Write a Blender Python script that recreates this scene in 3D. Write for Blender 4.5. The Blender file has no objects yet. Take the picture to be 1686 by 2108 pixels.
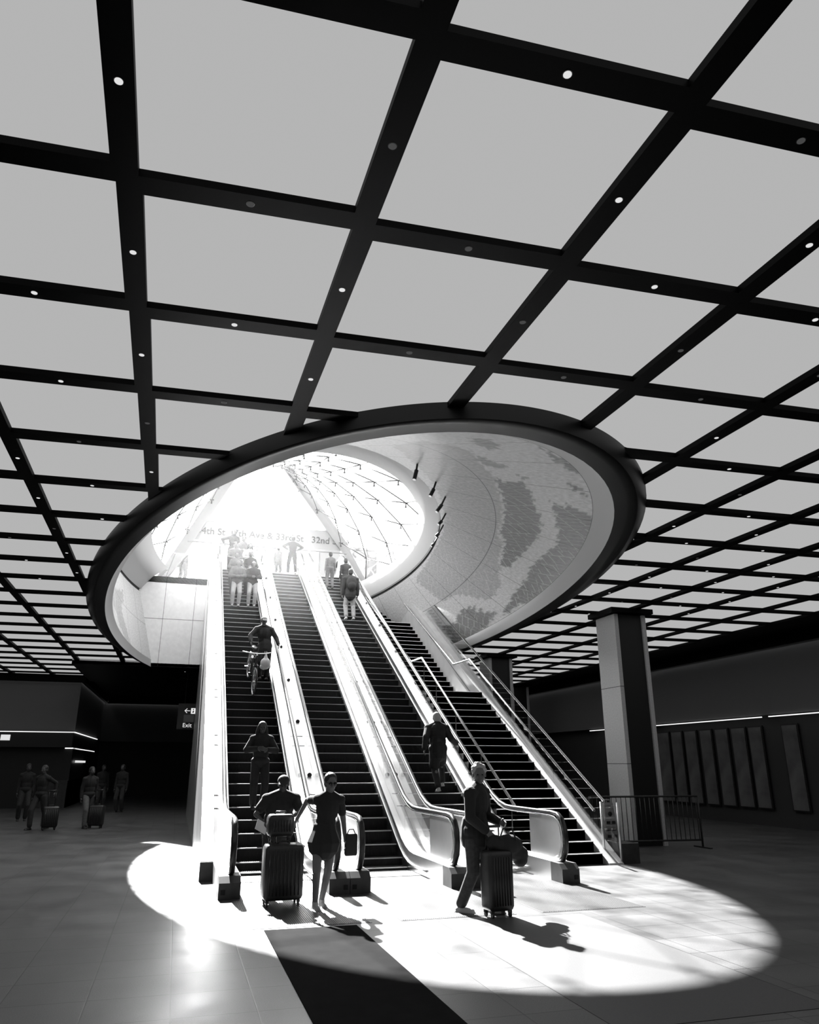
import bpy, bmesh, math, random
from mathutils import Vector, Matrix
random.seed(7)
PI = math.pi
SC = bpy.context.scene
COL = SC.collection

# ------------------------------------------------------------------ camera
YAW, PITCH, ROLL, FPX = 0.2907, 0.3300, 0.0019, 1517.7
fw = Vector((math.sin(YAW)*math.cos(PITCH), math.cos(YAW)*math.cos(PITCH), math.sin(PITCH)))
rt0 = Vector((math.cos(YAW), -math.sin(YAW), 0)); up0 = rt0.cross(fw)
rt = rt0*math.cos(ROLL) + up0*math.sin(ROLL); upv = up0*math.cos(ROLL) - rt0*math.sin(ROLL)
cd = bpy.data.cameras.new('camera'); cam = bpy.data.objects.new('camera', cd); COL.objects.link(cam)
m = Matrix.Identity(4)
for k in range(3):
    m[k][0] = rt[k]; m[k][1] = upv[k]; m[k][2] = -fw[k]
m[2][3] = 1.7
cam.matrix_world = m
cd.sensor_fit = 'HORIZONTAL'; cd.sensor_width = 36.0; cd.lens = FPX/1686*36.0
cd.clip_start = 0.05; cd.clip_end = 400
SC.camera = cam
# ------------------------------------------------------------------ light
SC.view_settings.view_transform = 'Standard'; SC.view_settings.look = 'None'
SC.view_settings.gamma = 1.0; SC.view_settings.use_curve_mapping = False
SC.view_settings.exposure = 0.0
SKY, SUN, PANEL = 5.0, 62.0, 0.46
w = bpy.data.worlds.new('sky'); SC.world = w; w.use_nodes = True
w.node_tree.nodes['Background'].inputs[0].default_value = (1, 1, 1, 1)
w.node_tree.nodes['Background'].inputs[1].default_value = SKY
sl = bpy.data.lights.new('sun', 'SUN'); sl.energy = SUN; sl.angle = math.radians(0.9)
so = bpy.data.objects.new('sun', sl); COL.objects.link(so)
so.rotation_euler = Vector((0.18, -1.95, -1.64)).to_track_quat('-Z', 'Y').to_euler()
so.location = (0, 60, 50)

# ------------------------------------------------------------------ materials
def mat(name, v, rough=0.7, metal=0.0, noise=0.0, nscale=8.0, bump=0.0, bscale=60.0, spec=0.5):
    mt = bpy.data.materials.new(name); mt.use_nodes = True
    nt = mt.node_tree; b = nt.nodes['Principled BSDF']
    b.inputs['Base Color'].default_value = (v, v, v, 1)
    b.inputs['Roughness'].default_value = rough; b.inputs['Metallic'].default_value = metal
    b.inputs['Specular IOR Level'].default_value = spec
    if noise or bump:
        tc = nt.nodes.new('ShaderNodeTexCoord')
    if noise:
        n = nt.nodes.new('ShaderNodeTexNoise'); n.inputs['Scale'].default_value = nscale; n.inputs['Detail'].default_value = 6
        nt.links.new(tc.outputs['Object'], n.inputs['Vector'])
        r = nt.nodes.new('ShaderNodeMapRange'); r.inputs['To Min'].default_value = v*(1-noise); r.inputs['To Max'].default_value = v*(1+noise)
        r.inputs['From Min'].default_value = .3; r.inputs['From Max'].default_value = .7
        nt.links.new(n.outputs[0], r.inputs[0]); nt.links.new(r.outputs[0], b.inputs['Base Color'])
    if bump:
        n2 = nt.nodes.new('ShaderNodeTexNoise'); n2.inputs['Scale'].default_value = bscale
        nt.links.new(tc.outputs['Object'], n2.inputs['Vector'])
        bp = nt.nodes.new('ShaderNodeBump'); bp.inputs['Strength'].default_value = bump; bp.inputs['Distance'].default_value = .01
        nt.links.new(n2.outputs[0], bp.inputs['Height']); nt.links.new(bp.outputs[0], b.inputs['Normal'])
    return mt
def emit(name, s, v=1.0):
    mt = bpy.data.materials.new(name); mt.use_nodes = True; nt = mt.node_tree; nt.nodes.clear()
    e = nt.nodes.new('ShaderNodeEmission'); e.inputs[0].default_value = (v, v, v, 1); e.inputs[1].default_value = s
    o = nt.nodes.new('ShaderNodeOutputMaterial'); nt.links.new(e.outputs[0], o.inputs[0]); return mt
def glass(name, t=0.93, ior=1.45, rough=0.02):
    mt = bpy.data.materials.new(name); mt.use_nodes = True; nt = mt.node_tree; nt.nodes.clear()
    a = nt.nodes.new('ShaderNodeBsdfTransparent'); a.inputs[0].default_value = (t, t, t, 1)
    g = nt.nodes.new('ShaderNodeBsdfGlossy'); g.inputs['Roughness'].default_value = rough
    lw = nt.nodes.new('ShaderNodeLayerWeight'); lw.inputs[0].default_value = .5
    pw = nt.nodes.new('ShaderNodeMath'); pw.operation = 'POWER'; pw.inputs[1].default_value = 4.0; nt.links.new(lw.outputs['Facing'], pw.inputs[0])
    f = nt.nodes.new('ShaderNodeMath'); f.operation = 'MULTIPLY_ADD'; f.inputs[1].default_value = .6; f.inputs[2].default_value = .04; nt.links.new(pw.outputs[0], f.inputs[0])
    mx = nt.nodes.new('ShaderNodeMixShader'); o = nt.nodes.new('ShaderNodeOutputMaterial')
    nt.links.new(f.outputs[0], mx.inputs[0]); nt.links.new(a.outputs[0], mx.inputs[1]); nt.links.new(g.outputs[0], mx.inputs[2])
    nt.links.new(mx.outputs[0], o.inputs[0]); return mt
M = dict(
    black=mat('black_ceiling_metal', .0015, .5, spec=.06), ring=mat('dark_bronze_ring', .012, .42, spec=.35),
    band=mat('pale_oculus_trim', .40, .6), panel=emit('backlit_ceiling_film', PANEL), lens=emit('lamp_lens', .75), dimlens=emit('dim_lamp_lens', .06),
    trim=mat('lamp_trim', .05, .4, .6), cove=emit('cove_lamp', 2.2), shoplight=emit('shop_light_strip', 1.3),
    steel=mat('brushed_stainless_steel', .62, .33, 1.0, noise=.05, nscale=3), steelw=mat('satin_steel_deck', .82, .5, .8, noise=.04, nscale=2),
    chrome=mat('polished_steel', .75, .2, 1.0), rubber=mat('black_handrail_rubber', .015, .28), dark=mat('dark_metal_box', .045, .45, .3, noise=.2),
    step=mat('black_ribbed_step', .006, .6, spec=.3), nosing=mat('worn_step_edge', .5, .4, .5), groove=mat('dark_groove', .01, .6),
    stone=mat('pale_stone_cladding', .34, .6, noise=.08, nscale=2.5, bump=.1), column=mat('grey_stone_column', .55, .55, noise=.1, nscale=30),
    wallg=mat('grey_wall_panel', .72, .6, noise=.05), tread=mat('dark_granite_stair', .014, .5, noise=.3, nscale=40),
    wall=mat('dark_wall', .035, .7), wallband=mat('dull_wall_band', .13, .7), shop=mat('shop_black', .008, .5),
    poster=mat('faded_poster', .11, .7, noise=.35, nscale=1.6), portal=mat('grey_painted_steel', .16, .5), fitting=mat('cable_fitting', .05, .4, .6),
    cable=mat('steel_cable', .05, .4, .6), glass=glass('clear_glass', .95), cglass=glass('canopy_glass', .93), street=mat('pale_street_paving', .35, .8, noise=.1),
    skin=mat('skin', .14, .55), skind=mat('dark_skin', .06, .5), cloth=mat('black_cloth', .014, .85), cloth2=mat('charcoal_cloth', .028, .85, noise=.2, nscale=20),
    cloth3=mat('grey_cloth', .11, .85, noise=.2, nscale=14), cloth4=mat('pale_cloth', .30, .85, noise=.15, nscale=14), denim=mat('dark_denim', .04, .8, noise=.3, nscale=25),
    hair=mat('dark_hair', .012, .5, bump=.8, bscale=90), hairg=mat('grey_hair', .42, .6, bump=.9, bscale=120), shoe=mat('pale_trainer', .40, .6), shoed=mat('dark_shoe', .02, .5),
    case=mat('black_suitcase_shell', .018, .4), bag=mat('black_bag_fabric', .015, .8, bump=.4, bscale=20), plastic=mat('thin_white_plastic', .55, .45), paper=mat('white_paper', .7, .7),
    lensd=mat('dark_sunglass', .006, .1), signb=mat('sign_black', .01, .5), signg=mat('sign_grey', .12, .5), signw=emit('sign_white', .8), ctext=mat('canopy_letter', .02, .6), hdr=mat('pale_canopy_beam', .22, .6),
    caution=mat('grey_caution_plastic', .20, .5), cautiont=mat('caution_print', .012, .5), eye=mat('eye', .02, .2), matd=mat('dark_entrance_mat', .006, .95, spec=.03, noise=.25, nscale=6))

# ------------------------------------------------------------------ mesh helpers
class MB:
    def __init__(s): s.v = []; s.f = []; s.m = []; s.sm = []
    def add(s, vs, fs, mi=0, smooth=False):
        o = len(s.v); s.v += [tuple(v) for v in vs]
        for f in fs: s.f.append([o+i for i in f]); s.m.append(mi); s.sm.append(smooth)
    def box(s, x0, x1, y0, y1, z0, z1, mi=0):
        vs = [(x, y, z) for x in (x0, x1) for y in (y0, y1) for z in (z0, z1)]
        s.add(vs, [(0,1,3,2),(4,6,7,5),(0,4,5,1),(2,3,7,6),(0,2,6,4),(1,5,7,3)], mi)
    def obox(s, c, ax, ay, az, mi=0):   # centre + three half-vectors
        c, ax, ay, az = map(Vector, (c, ax, ay, az))
        vs = [c+i*ax+j*ay+k*az for i in (-1,1) for j in (-1,1) for k in (-1,1)]
        s.add(vs, [(0,1,3,2),(4,6,7,5),(0,4,5,1),(2,3,7,6),(0,2,6,4),(1,5,7,3)], mi)
    def prism(s, poly, x0, x1, mi=0):   # poly in (Y,Z), extruded along X
        n = len(poly)
        vs = [(x0, y, z) for y, z in poly] + [(x1, y, z) for y, z in poly]
        fs = [[(i+1) % n, i, n+i, n+(i+1) % n] for i in range(n)] + [list(range(n)), list(range(2*n-1, n-1, -1))]
        s.add(vs, fs, mi)
    def strip(s, prof, x0, x1, mi=0, th=.0):   # ribbon with thickness below, prof (Y,Z)
        s.prism(list(prof) + [(y, z-th) for y, z in reversed(prof)], x0, x1, mi)
    def tube(s, pts, r, n=8, mi=0, cap=True, sx=1.0):
        pts = [Vector(p) for p in pts]; rings = []
        ref = Vector((1, 0, 0))
        for i, p in enumerate(pts):
            d = (pts[min(i+1, len(pts)-1)] - pts[max(i-1, 0)]).normalized()
            a = ref - d*ref.dot(d)
            if a.length < .05: a = Vector((0, 1, 0)) - d*d.y
            a.normalize(); b = d.cross(a); ref = a
            rr = r[i] if isinstance(r, (list, tuple)) else r
            rings.append([p + a*math.cos(t)*rr*sx + b*math.sin(t)*rr for t in [2*PI*k/n for k in range(n)]])
        vs = [v for q in rings for v in q]; fs = []
        for i in range(len(pts)-1):
            for k in range(n): fs.append((i*n+k, i*n+(k+1) % n, (i+1)*n+(k+1) % n, (i+1)*n+k))
        s.add(vs, fs, mi, True)
        if cap:
            o = len(s.v)-len(vs); s.f += [[o+k for k in range(n-1, -1, -1)], [o+(len(pts)-1)*n+k for k in range(n)]]; s.m += [mi, mi]; s.sm += [False, False]
    def ell(s, c, r, nu=14, nv=9, mi=0, rot=None):
        vs = []; c = Vector(c)
        for j in range(nv+1):
            ph = PI*j/nv
            for i in range(nu):
                t = 2*PI*i/nu; p = Vector((r[0]*math.sin(ph)*math.cos(t), r[1]*math.sin(ph)*math.sin(t), r[2]*math.cos(ph)))
                if rot: p = rot @ p
                vs.append(c+p)
        fs = [(j*nu+i, (j+1)*nu+i, (j+1)*nu+(i+1) % nu, j*nu+(i+1) % nu) for j in range(nv) for i in range(nu)]
        s.add(vs, fs, mi, True)
    def cap(s, p, q, r1, r2, n=10, mi=0):   # tapered capsule
        p, q = Vector(p), Vector(q); d = (q-p)
        if d.length < 1e-5: return s.ell(p, (r1, r1, r1), mi=mi)
        d.normalize(); pts = []; rs = []
        for k in range(1, 4): a = PI/2*k/3; pts.append(p - d*r1*math.cos(a)); rs.append(r1*math.sin(a))
        for k in range(0, 4): a = PI/2*(1-k/3.); pts.append(q + d*r2*math.cos(a)); rs.append(max(r2*math.sin(a), .0005))
        s.tube(pts, rs, n, mi)
    def build(s, name, mats, parent=None, weld=False):
        me = bpy.data.meshes.new(name); me.from_pydata(s.v, [], s.f)
        if not isinstance(mats, (list, tuple)): mats = [mats]
        for k in mats: me.materials.append(M[k])
        me.polygons.foreach_set('material_index', s.m); me.polygons.foreach_set('use_smooth', s.sm)
        if weld:
            bm = bmesh.new(); bm.from_mesh(me); bmesh.ops.remove_doubles(bm, verts=bm.verts, dist=1e-5); bm.to_mesh(me); bm.free()
        me.update()
        o = bpy.data.objects.new(name, me); COL.objects.link(o)
        if parent: o.parent = parent
        return o
def tag(o, label, cat, group=None, kind=None):
    o['label'] = label; o['category'] = cat
    if group: o['group'] = group
    if kind: o['kind'] = kind
    return o
def thing(name, label, cat, loc=(0,0,0), rz=0, group=None):
    o = bpy.data.objects.new(name, None); COL.objects.link(o); o.location = loc; o.rotation_euler = (0, 0, rz)
    o.empty_display_size = .1
    return tag(o, label, cat, group)
def struct(o, label=None):
    o['kind'] = 'structure'
    if label: o['label'] = label
    return o
def dup(root, loc, label, rz=None):
    r = root.copy(); COL.objects.link(r); r.location = loc; r['label'] = label
    if rz is not None: r.rotation_euler = (0, 0, rz)
    for ch in list(root.children):
        c = ch.copy(); COL.objects.link(c); c.parent = r
        for g in list(ch.children):
            d = g.copy(); COL.objects.link(d); d.parent = c
    return r
def ordn(n):
    W = ['zero','first','second','third','fourth','fifth','sixth','seventh','eighth','ninth','tenth','eleventh','twelfth','thirteenth','fourteenth','fifteenth',
         'sixteenth','seventeenth','eighteenth','nineteenth','twentieth','twenty-first','twenty-second','twenty-third','twenty-fourth','twenty-fifth','twenty-sixth',
         'twenty-seventh','twenty-eighth','twenty-ninth','thirtieth']
    return W[n] if n < len(W) else str(n)

H = 5.30; ZS = 8.65; T30 = math.tan(math.radians(30)); YW = 29.7
# ------------------------------------------------------------------ floor
def floor_mat():
    mt = bpy.data.materials.new('terrazzo_floor'); mt.use_nodes = True; nt = mt.node_tree; b = nt.nodes['Principled BSDF']
    tc = nt.nodes.new('ShaderNodeTexCoord'); mp = nt.nodes.new('ShaderNodeMapping'); mp.inputs['Location'].default_value = (-.13, -.2, 0)
    br = nt.nodes.new('ShaderNodeTexBrick'); br.offset = 0; br.squash = 1
    br.inputs['Scale'].default_value = 1.0; br.inputs['Brick Width'].default_value = .61; br.inputs['Row Height'].default_value = .61
    br.inputs['Mortar Size'].default_value = .006; br.inputs['Mortar Smooth'].default_value = .2
    br.inputs['Color1'].default_value = (.062,)*3+(1,); br.inputs['Color2'].default_value = (.073,)*3+(1,); br.inputs['Mortar'].default_value = (.012,)*3+(1,)
    nt.links.new(tc.outputs['Object'], mp.inputs[0]); nt.links.new(mp.outputs[0], br.inputs[0])
    n = nt.nodes.new('ShaderNodeTexNoise'); n.inputs['Scale'].default_value = 1.3; n.inputs['Detail'].default_value = 8
    n3 = nt.nodes.new('ShaderNodeTexNoise'); n3.inputs['Scale'].default_value = 110; n3.inputs['Detail'].default_value = 2
    nt.links.new(tc.outputs['Object'], n.inputs[0]); nt.links.new(tc.outputs['Object'], n3.inputs[0])
    r = nt.nodes.new('ShaderNodeMapRange'); r.inputs[1].default_value = .35; r.inputs[2].default_value = .65; r.inputs[3].default_value = .8; r.inputs[4].default_value = 1.2
    r3 = nt.nodes.new('ShaderNodeMapRange'); r3.inputs[1].default_value = .3; r3.inputs[2].default_value = .7; r3.inputs[3].default_value = .65; r3.inputs[4].default_value = 1.35
    nt.links.new(n.outputs[0], r.inputs[0]); nt.links.new(n3.outputs[0], r3.inputs[0])
    m1 = nt.nodes.new('ShaderNodeMath'); m1.operation = 'MULTIPLY'; nt.links.new(r.outputs[0], m1.inputs[0]); nt.links.new(r3.outputs[0], m1.inputs[1])
    vm = nt.nodes.new('ShaderNodeVectorMath'); vm.operation = 'SCALE'; nt.links.new(br.outputs['Color'], vm.inputs[0]); nt.links.new(m1.outputs[0], vm.inputs['Scale'])
    nt.links.new(vm.outputs[0], b.inputs['Base Color'])
    rr = nt.nodes.new('ShaderNodeMapRange'); rr.inputs[1].default_value = .3; rr.inputs[2].default_value = .7; rr.inputs[3].default_value = .34; rr.inputs[4].default_value = .46
    nt.links.new(n.outputs[0], rr.inputs[0]); nt.links.new(rr.outputs[0], b.inputs['Roughness'])
    bp = nt.nodes.new('ShaderNodeBump'); bp.inputs['Strength'].default_value = .25; bp.inputs['Distance'].default_value = .004
    nt.links.new(br.outputs['Fac'], bp.inputs['Height']); bp.invert = True; nt.links.new(bp.outputs[0], b.inputs['Normal'])
    b.inputs['Specular IOR Level'].default_value = .45
    return mt
M['floor'] = floor_mat()
X0, X1, Y0, Y1 = -14.0, 17.0, -7.0, 46.5
f = MB(); f.box(X0-.4, X1+.4, Y0-.4, Y1+.4, -.4, 0); struct(f.build('floor', 'floor'))
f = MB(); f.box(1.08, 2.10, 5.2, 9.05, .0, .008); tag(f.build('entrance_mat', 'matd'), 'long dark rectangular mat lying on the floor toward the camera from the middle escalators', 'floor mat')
f = MB()
for (xa, xb, ya, yb) in ((3.05, 4.86, 5.2, 9.0),):
    for (a, b_, c, d) in ((xa, xb, ya, ya+.012), (xa, xb, yb-.012, yb), (xa, xa+.012, ya, yb), (xb-.012, xb, ya, yb)): f.box(a, b_, c, d, 0, .003)
struct(f.build('trim_1', 'dark'), 'thin metal frame line let into the floor around a slab')
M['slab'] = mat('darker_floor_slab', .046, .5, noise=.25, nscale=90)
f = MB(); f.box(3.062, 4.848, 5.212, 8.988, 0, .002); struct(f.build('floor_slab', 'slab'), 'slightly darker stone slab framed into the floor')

# ------------------------------------------------------------------ ceiling grid with oculus hole
AU, AV, PW, PD, K1, K2, REC = 1.5811, 1.5160, 1.4148, 1.3464, -.0532, -.0163, .063
OX, OY = -3.0366, 1.9264
EA = (3.22, 21.4, 5.70, 14.9); EB = (3.165, 21.2, 5.46, 14.7); EC = (3.14, 21.7, 5.21, 14.85); ED = (3.15, 22.2, 5.12, 14.85); EG = (2.35, 24.5, 4.93, 10.7); EK = (2.85, 25.6, 4.36, 8.9)
def inside(x, y, e=EA, k=1.0): return ((x-e[0])/e[2])**2 + ((y-e[1])/e[3])**2 < k*k
def snap(x, y, e=EA):
    r = math.hypot((x-e[0])/e[2], (y-e[1])/e[3]); return e[0]+(x-e[0])/r, e[1]+(y-e[1])/r
def quad_grid(mb, q, z, n, mi=0):
    """bilinear quad q (4 xy), split n x n, ellipse cut away; returns True when something is left"""
    g = {}; left = False
    for a in range(n+1):
        for b in range(n+1):
            u, v = a/n, b/n
            x = (1-u)*(1-v)*q[0][0]+u*(1-v)*q[1][0]+u*v*q[2][0]+(1-u)*v*q[3][0]
            y = (1-u)*(1-v)*q[0][1]+u*(1-v)*q[1][1]+u*v*q[2][1]+(1-u)*v*q[3][1]
            g[a, b] = (x, y, inside(x, y))
    for a in range(n):
        for b in range(n):
            c = [g[a, b], g[a, b+1], g[a+1, b+1], g[a+1, b]]
            if all(k[2] for k in c): continue
            left = True
            mb.add([(*(snap(k[0], k[1]) if k[2] else k[:2]), z) for k in c], [(0, 1, 2, 3)], mi)
    return left
cf = MB(); panels = []
for i in range(-6, 12):
    for j in range(-4, 23):
        cx, cy = OX+i*AU, OY+j*AV
        hx, hy = AU/2, AV/2
        Lc = [(cx-hx, cy-hy), (cx+hx, cy-hy), (cx+hx, cy+hy), (cx-hx, cy+hy)]
        Pc = [(cx+a*PW/2+b*K2*PD/2, cy+b*PD/2+a*K1*PW/2) for a, b in ((-1,-1),(1,-1),(1,1),(-1,1))]
        ins = [inside(*p) for p in Lc] + [inside(cx, cy)]
        if all(ins): continue
        near = any(inside(p[0], p[1], k=1.0) for p in Lc) or any(inside((Lc[k][0]+Lc[(k+1) % 4][0])/2, (Lc[k][1]+Lc[(k+1) % 4][1])/2) for k in range(4))
        for k in range(4):
            k2 = (k+1) % 4
            q = [Lc[k], Lc[k2], Pc[k2], Pc[k]]
            if near: quad_grid(cf, q, H, 20)
            else: cf.add([(*p, H) for p in q], [(0, 3, 2, 1)])
            a, b = Pc[k], Pc[k2]; nseg = 16 if near else 1
            for t in range(nseg):
                p = (a[0]+(b[0]-a[0])*t/nseg, a[1]+(b[1]-a[1])*t/nseg); r = (a[0]+(b[0]-a[0])*(t+1)/nseg, a[1]+(b[1]-a[1])*(t+1)/nseg)
                if inside(*p) and inside(*r): continue
                cf.add([(*p, H), (*r, H), (*r, H+REC), (*p, H+REC)], [(0, 1, 2, 3)])
        panels.append((i, j, cx, cy, Pc, near))
XL, XR, YN, YF = OX-6.5*AU, OX+11.5*AU, OY-4.5*AV, OY+22.5*AV
cf.box(X0-.4, XL, Y0-.4, Y1+.4, H, H+.1); cf.box(XR, X1+.4, Y0-.4, Y1+.4, H, H+.1)
cf.box(XL, XR, YF, Y1+.4, H, H+.1); cf.box(XL, XR, Y0-.6, YN, H, H+.1)
# solid slab over the panels, hole at the oculus
n = 96
for k in range(n):
    a0, a1 = 2*PI*k/n, 2*PI*(k+1)/n
    def rim(a):
        return (EA[0]+EA[2]*math.cos(a), EA[1]+EA[3]*math.sin(a))
    def outr(a):
        c, s_ = math.cos(a), math.sin(a); t = 1e9
        for lim, d, o in ((XL-.2, c, EA[0]), (XR+.2, c, EA[0]), (YN-.2, s_, EA[1]), (YF+.2, s_, EA[1])):
            if abs(d) > 1e-6:
                q = (lim-o)/d
                if q > 0: t = min(t, q)
        return (EA[0]+c*t, EA[1]+s_*t)
    cf.add([(*rim(a0), H+.09), (*rim(a1), H+.09), (*outr(a1), H+.09), (*outr(a0), H+.09)], [(0, 1, 2, 3)])
struct(cf.build('ceiling', 'black'))
# backlit panels: nearest as individuals, the rest one stuff object
panels.sort(key=lambda p: (p[2]-0)**2*.6+(p[3]-2)**2 if p[3] > -1 else 900+p[3]**2)
rest = MB(); cnt = 0
for (i, j, cx, cy, Pc, near) in panels:
    if cnt < 290:
        mb = MB()
        if near:
            if not quad_grid(mb, Pc, H+REC-.002, 28): continue
        else:
            mb.add([(*p, H+REC-.002) for p in Pc], [(0, 3, 2, 1)])
        for v in range(len(mb.v)): mb.v[v] = (mb.v[v][0]-cx, mb.v[v][1]-cy, mb.v[v][2]-H)
        o = mb.build('light_panel', 'panel'); o.location = (cx, cy, H)
        shape = 'curved-edge cut' if near else 'square'
        tag(o, f'{shape} backlit ceiling panel, grid row {ordn(j+5)} going away, column {ordn(i+7)} going right', 'ceiling light', 'backlit panels of the ceiling grid')
        cnt += 1
    else:
        if near: quad_grid(rest, Pc, H+REC-.002, 20)
        else: rest.add([(*p, H+REC-.002) for p in Pc], [(0, 3, 2, 1)])
if rest.v: tag(rest.build('light_panel', 'panel'), 'the farthest rows of small backlit ceiling panels near the horizon', 'ceiling light', 'backlit panels of the ceiling grid', 'stuff')
# downlights in the beams
lampA = MB(); lampA.tube([(0,0,.010),(0,0,.013)], .024, 16)
ringm = MB(); ringm.tube([(0,0,.0115),(0,0,.014)], .029, 20)
dim = {('A',3,1),('A',3,2),('B',3,2),('A',4,-1),('B',4,2),('A',2,3),('B',4,3),('A',4,2)}
protos = {}
for i in range(0, 10):
    for j in range(-1, 10):
        for kind, x, y in (('A', OX+i*AU, OY+(j+.5)*AV), ('B', OX+(i+.5)*AU, OY+j*AV)):
            if inside(x, y, k=1.03): continue
            key = (kind, i, j) in dim or (kind == 'A' and i == 1 and j == 1) or (i+2*j) % 5 == 4
            lab = f'{"dim" if key else "lit"} round downlight in the {"cross" if kind=="A" else "lengthwise"} ceiling beam, grid row {ordn(j+5)}, column {ordn(i+7)}'
            if key not in protos:
                t = thing('downlight', lab, 'downlight', (x, y, H-.014), 0, 'small downlights set in the black ceiling beams')
                ringm.build('trim_ring', 'trim', t); l = lampA.build('lens', 'dimlens' if key else 'lens', t); l.location = (0, 0, -.001)
                protos[key] = t
            else: dup(protos[key], (x, y, H-.014), lab)

# ------------------------------------------------------------------ oculus ring, funnel, street opening
def loft(mb, secs, n=160, mi=0, cut=None):
    rings = [[(e[0]+e[2]*math.cos(2*PI*k/n), e[1]+e[3]*math.sin(2*PI*k/n), z) for k in range(n)] for z, e in secs]
    vs = [p for r in rings for p in r]; fs = []
    for a in range(len(secs)-1):
        for k in range(n): fs.append((a*n+k, a*n+(k+1) % n, (a+1)*n+(k+1) % n, (a+1)*n+k))
    mb.add(vs, fs, mi, True)
def cut_y(o, y, keep_less=True):
    bm = bmesh.new(); bm.from_mesh(o.data)
    bmesh.ops.bisect_plane(bm, geom=bm.verts[:]+bm.edges[:]+bm.faces[:], plane_co=(0, y, 0), plane_no=(0, 1, 0), clear_outer=keep_less, clear_inner=not keep_less)
    bm.to_mesh(o.data); bm.free()
f = MB(); loft(f, [(H+.1, EA), (H, EA), (5.162, EB)]); loft(f, [(5.162, EB), (5.16, EB), (5.15, (3.13,21.4,5.34,14.78)), (5.16, EC)])
o = f.build('trim_2', 'ring'); struct(o, 'thick dark oval ring around the ceiling opening')
f = MB(); loft(f, [(5.16, EC), (5.30, (3.11, 21.9, 5.14, 14.88)), (5.42, ED)]); o = f.build('trim_3', 'band'); cut_y(o, YW); struct(o, 'pale lower band of the oval opening')
def sec(t):
    return tuple(a+(b-a)*t for a, b in zip((5.42,)+ED, (8.0,)+EG))
POLY = dict(
 manh=(1, [(-67.1, 0.401), (-64.5, 0.378), (-65.3, 0.28), (-61.5, 0.259), (-56.4, 0.263), (-51.6, 0.229), (-47.0, 0.227), (-40.1, 0.264), (-34.4, 0.293), (-29.7, 0.302), (-33.4, 0.397), (-38.4, 0.405), (-42.9, 0.471), (-48.9, 0.453), (-56.3, 0.435), (-62.0, 0.423)]),
 nj=(0.5, [(-83.0, 0.701), (-85.2, 0.401), (-79.0, 0.323), (-71.5, 0.402), (-67.1, 0.401), (-61.4, 0.44), (-55.7, 0.454), (-48.6, 0.47), (-42.5, 0.49), (-38.0, 0.422), (-33.0, 0.413), (-27.1, 0.324), (-25.2, 0.264), (-20.0, 0.209), (-17.4, 0.233), (-15.7, 0.307), (-13.5, 0.407), (-9.8, 0.473), (-4.5, 0.494), (-3.9, 0.697), (-2.3, 0.93), (-18.3, 0.982), (-35.1, 0.96), (-45.6, 0.958), (-58.6, 0.916), (-68.9, 0.878)]),
 bk=(0.95, [(-59.0, 0.174), (-58.2, 0.135), (-59.4, 0.098), (-58.0, 0.058), (-56.1, 0.015), (-55.9, -0.027), (-49.9, -0.027), (-44.8, -0.027), (-38.9, -0.027), (-29.5, -0.009), (-22.7, -0.027), (-22.5, 0.03), (-18.7, 0.022), (-16.1, 0.03), (-20.3, 0.089), (-24.9, 0.127), (-30.7, 0.148), (-34.1, 0.18), (-41.1, 0.155), (-45.0, 0.112), (-51.2, 0.15), (-56.4, 0.169)]),
 si=(0.9, [(1.1, 0.249), (-2.8, 0.205), (-7.5, 0.296), (-11.7, 0.267), (-13.2, 0.153), (-15.5, 0.078), (-11.7, 0.022), (-8.6, 0.007), (-4.0, -0.013), (2.5, -0.027), (1.2, 0.081)]),
 q1=(0.9, [(-81.3, 0.007), (-75.9, 0.008), (-73.4, -0.01), (-69.8, -0.017), (-70.9, 0.021), (-74.6, 0.051)]),
 q2=(0.8, [(-86.7, 0.154), (-85.6, 0.101), (-81.6, 0.14), (-79.1, 0.23), (-82.9, 0.211)]),
 q3=(0.8, [(-75.4, 0.355), (-73.7, 0.297), (-71.8, 0.257), (-70.9, 0.274), (-70.0, 0.353), (-72.5, 0.386)]),
 q4=(0.8, [(-68.8, 0.276), (-68.0, 0.226), (-66.3, 0.257), (-67.3, 0.27)]),
 lw=(1, [(-67.0, 0.065), (-61.5, -0.019), (-60.6, -0.021), (-65.9, 0.069)]),
 left=(.6, [(202.1, 0.099), (165.7, 0.767), (171.7, 0.368), (167.4, 0.142), (165.1, -0.018), (169.8, -0.027), (179.3, 0.178)]))
def pip(x, y, P):
    c = False; n = len(P)
    for i in range(n):
        (x1, y1), (x2, y2) = P[i], P[i-1]
        if (y1 > y) != (y2 > y) and x < (x2-x1)*(y-y1)/(y2-y1)+x1: c = not c
    return c
def jit(a, t):
    return (a + 1.1*math.sin(a*1.7+t*31)*math.sin(t*47+a*.6), t + .008*math.sin(a*2.3+t*20)+.006*math.sin(a*5.1))
NT, NA = 110, 620
vs = []; land = []; uv = []
for a in range(NT+1):
    t = a/NT; z, cx, cy, ax, ay = sec(t)
    for k in range(NA+1):
        d = -190+390*k/NA if False else -200+ (240+200)*k/NA
        r = math.radians(d); vs.append((cx+ax*math.cos(r), cy+ay*math.sin(r), z))
        jd, jt = jit(d, t); L = 0.0
        if -92 < d < 10 or 160 < d < 200 or -200 < d < -160:
            dd = jd
            for nm, (val, P) in POLY.items():
                if pip(dd, jt, P): L = val
                elif nm == 'left' and pip(dd+360, jt, P): L = val
        land.append(L); uv.append((d/10.0, t*2.0))
fs = [(a*(NA+1)+k, a*(NA+1)+k+1, (a+1)*(NA+1)+k+1, (a+1)*(NA+1)+k) for a in range(NT) for k in range(NA) if -180 <= -200+440*(k+.5)/NA < 180]
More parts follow.
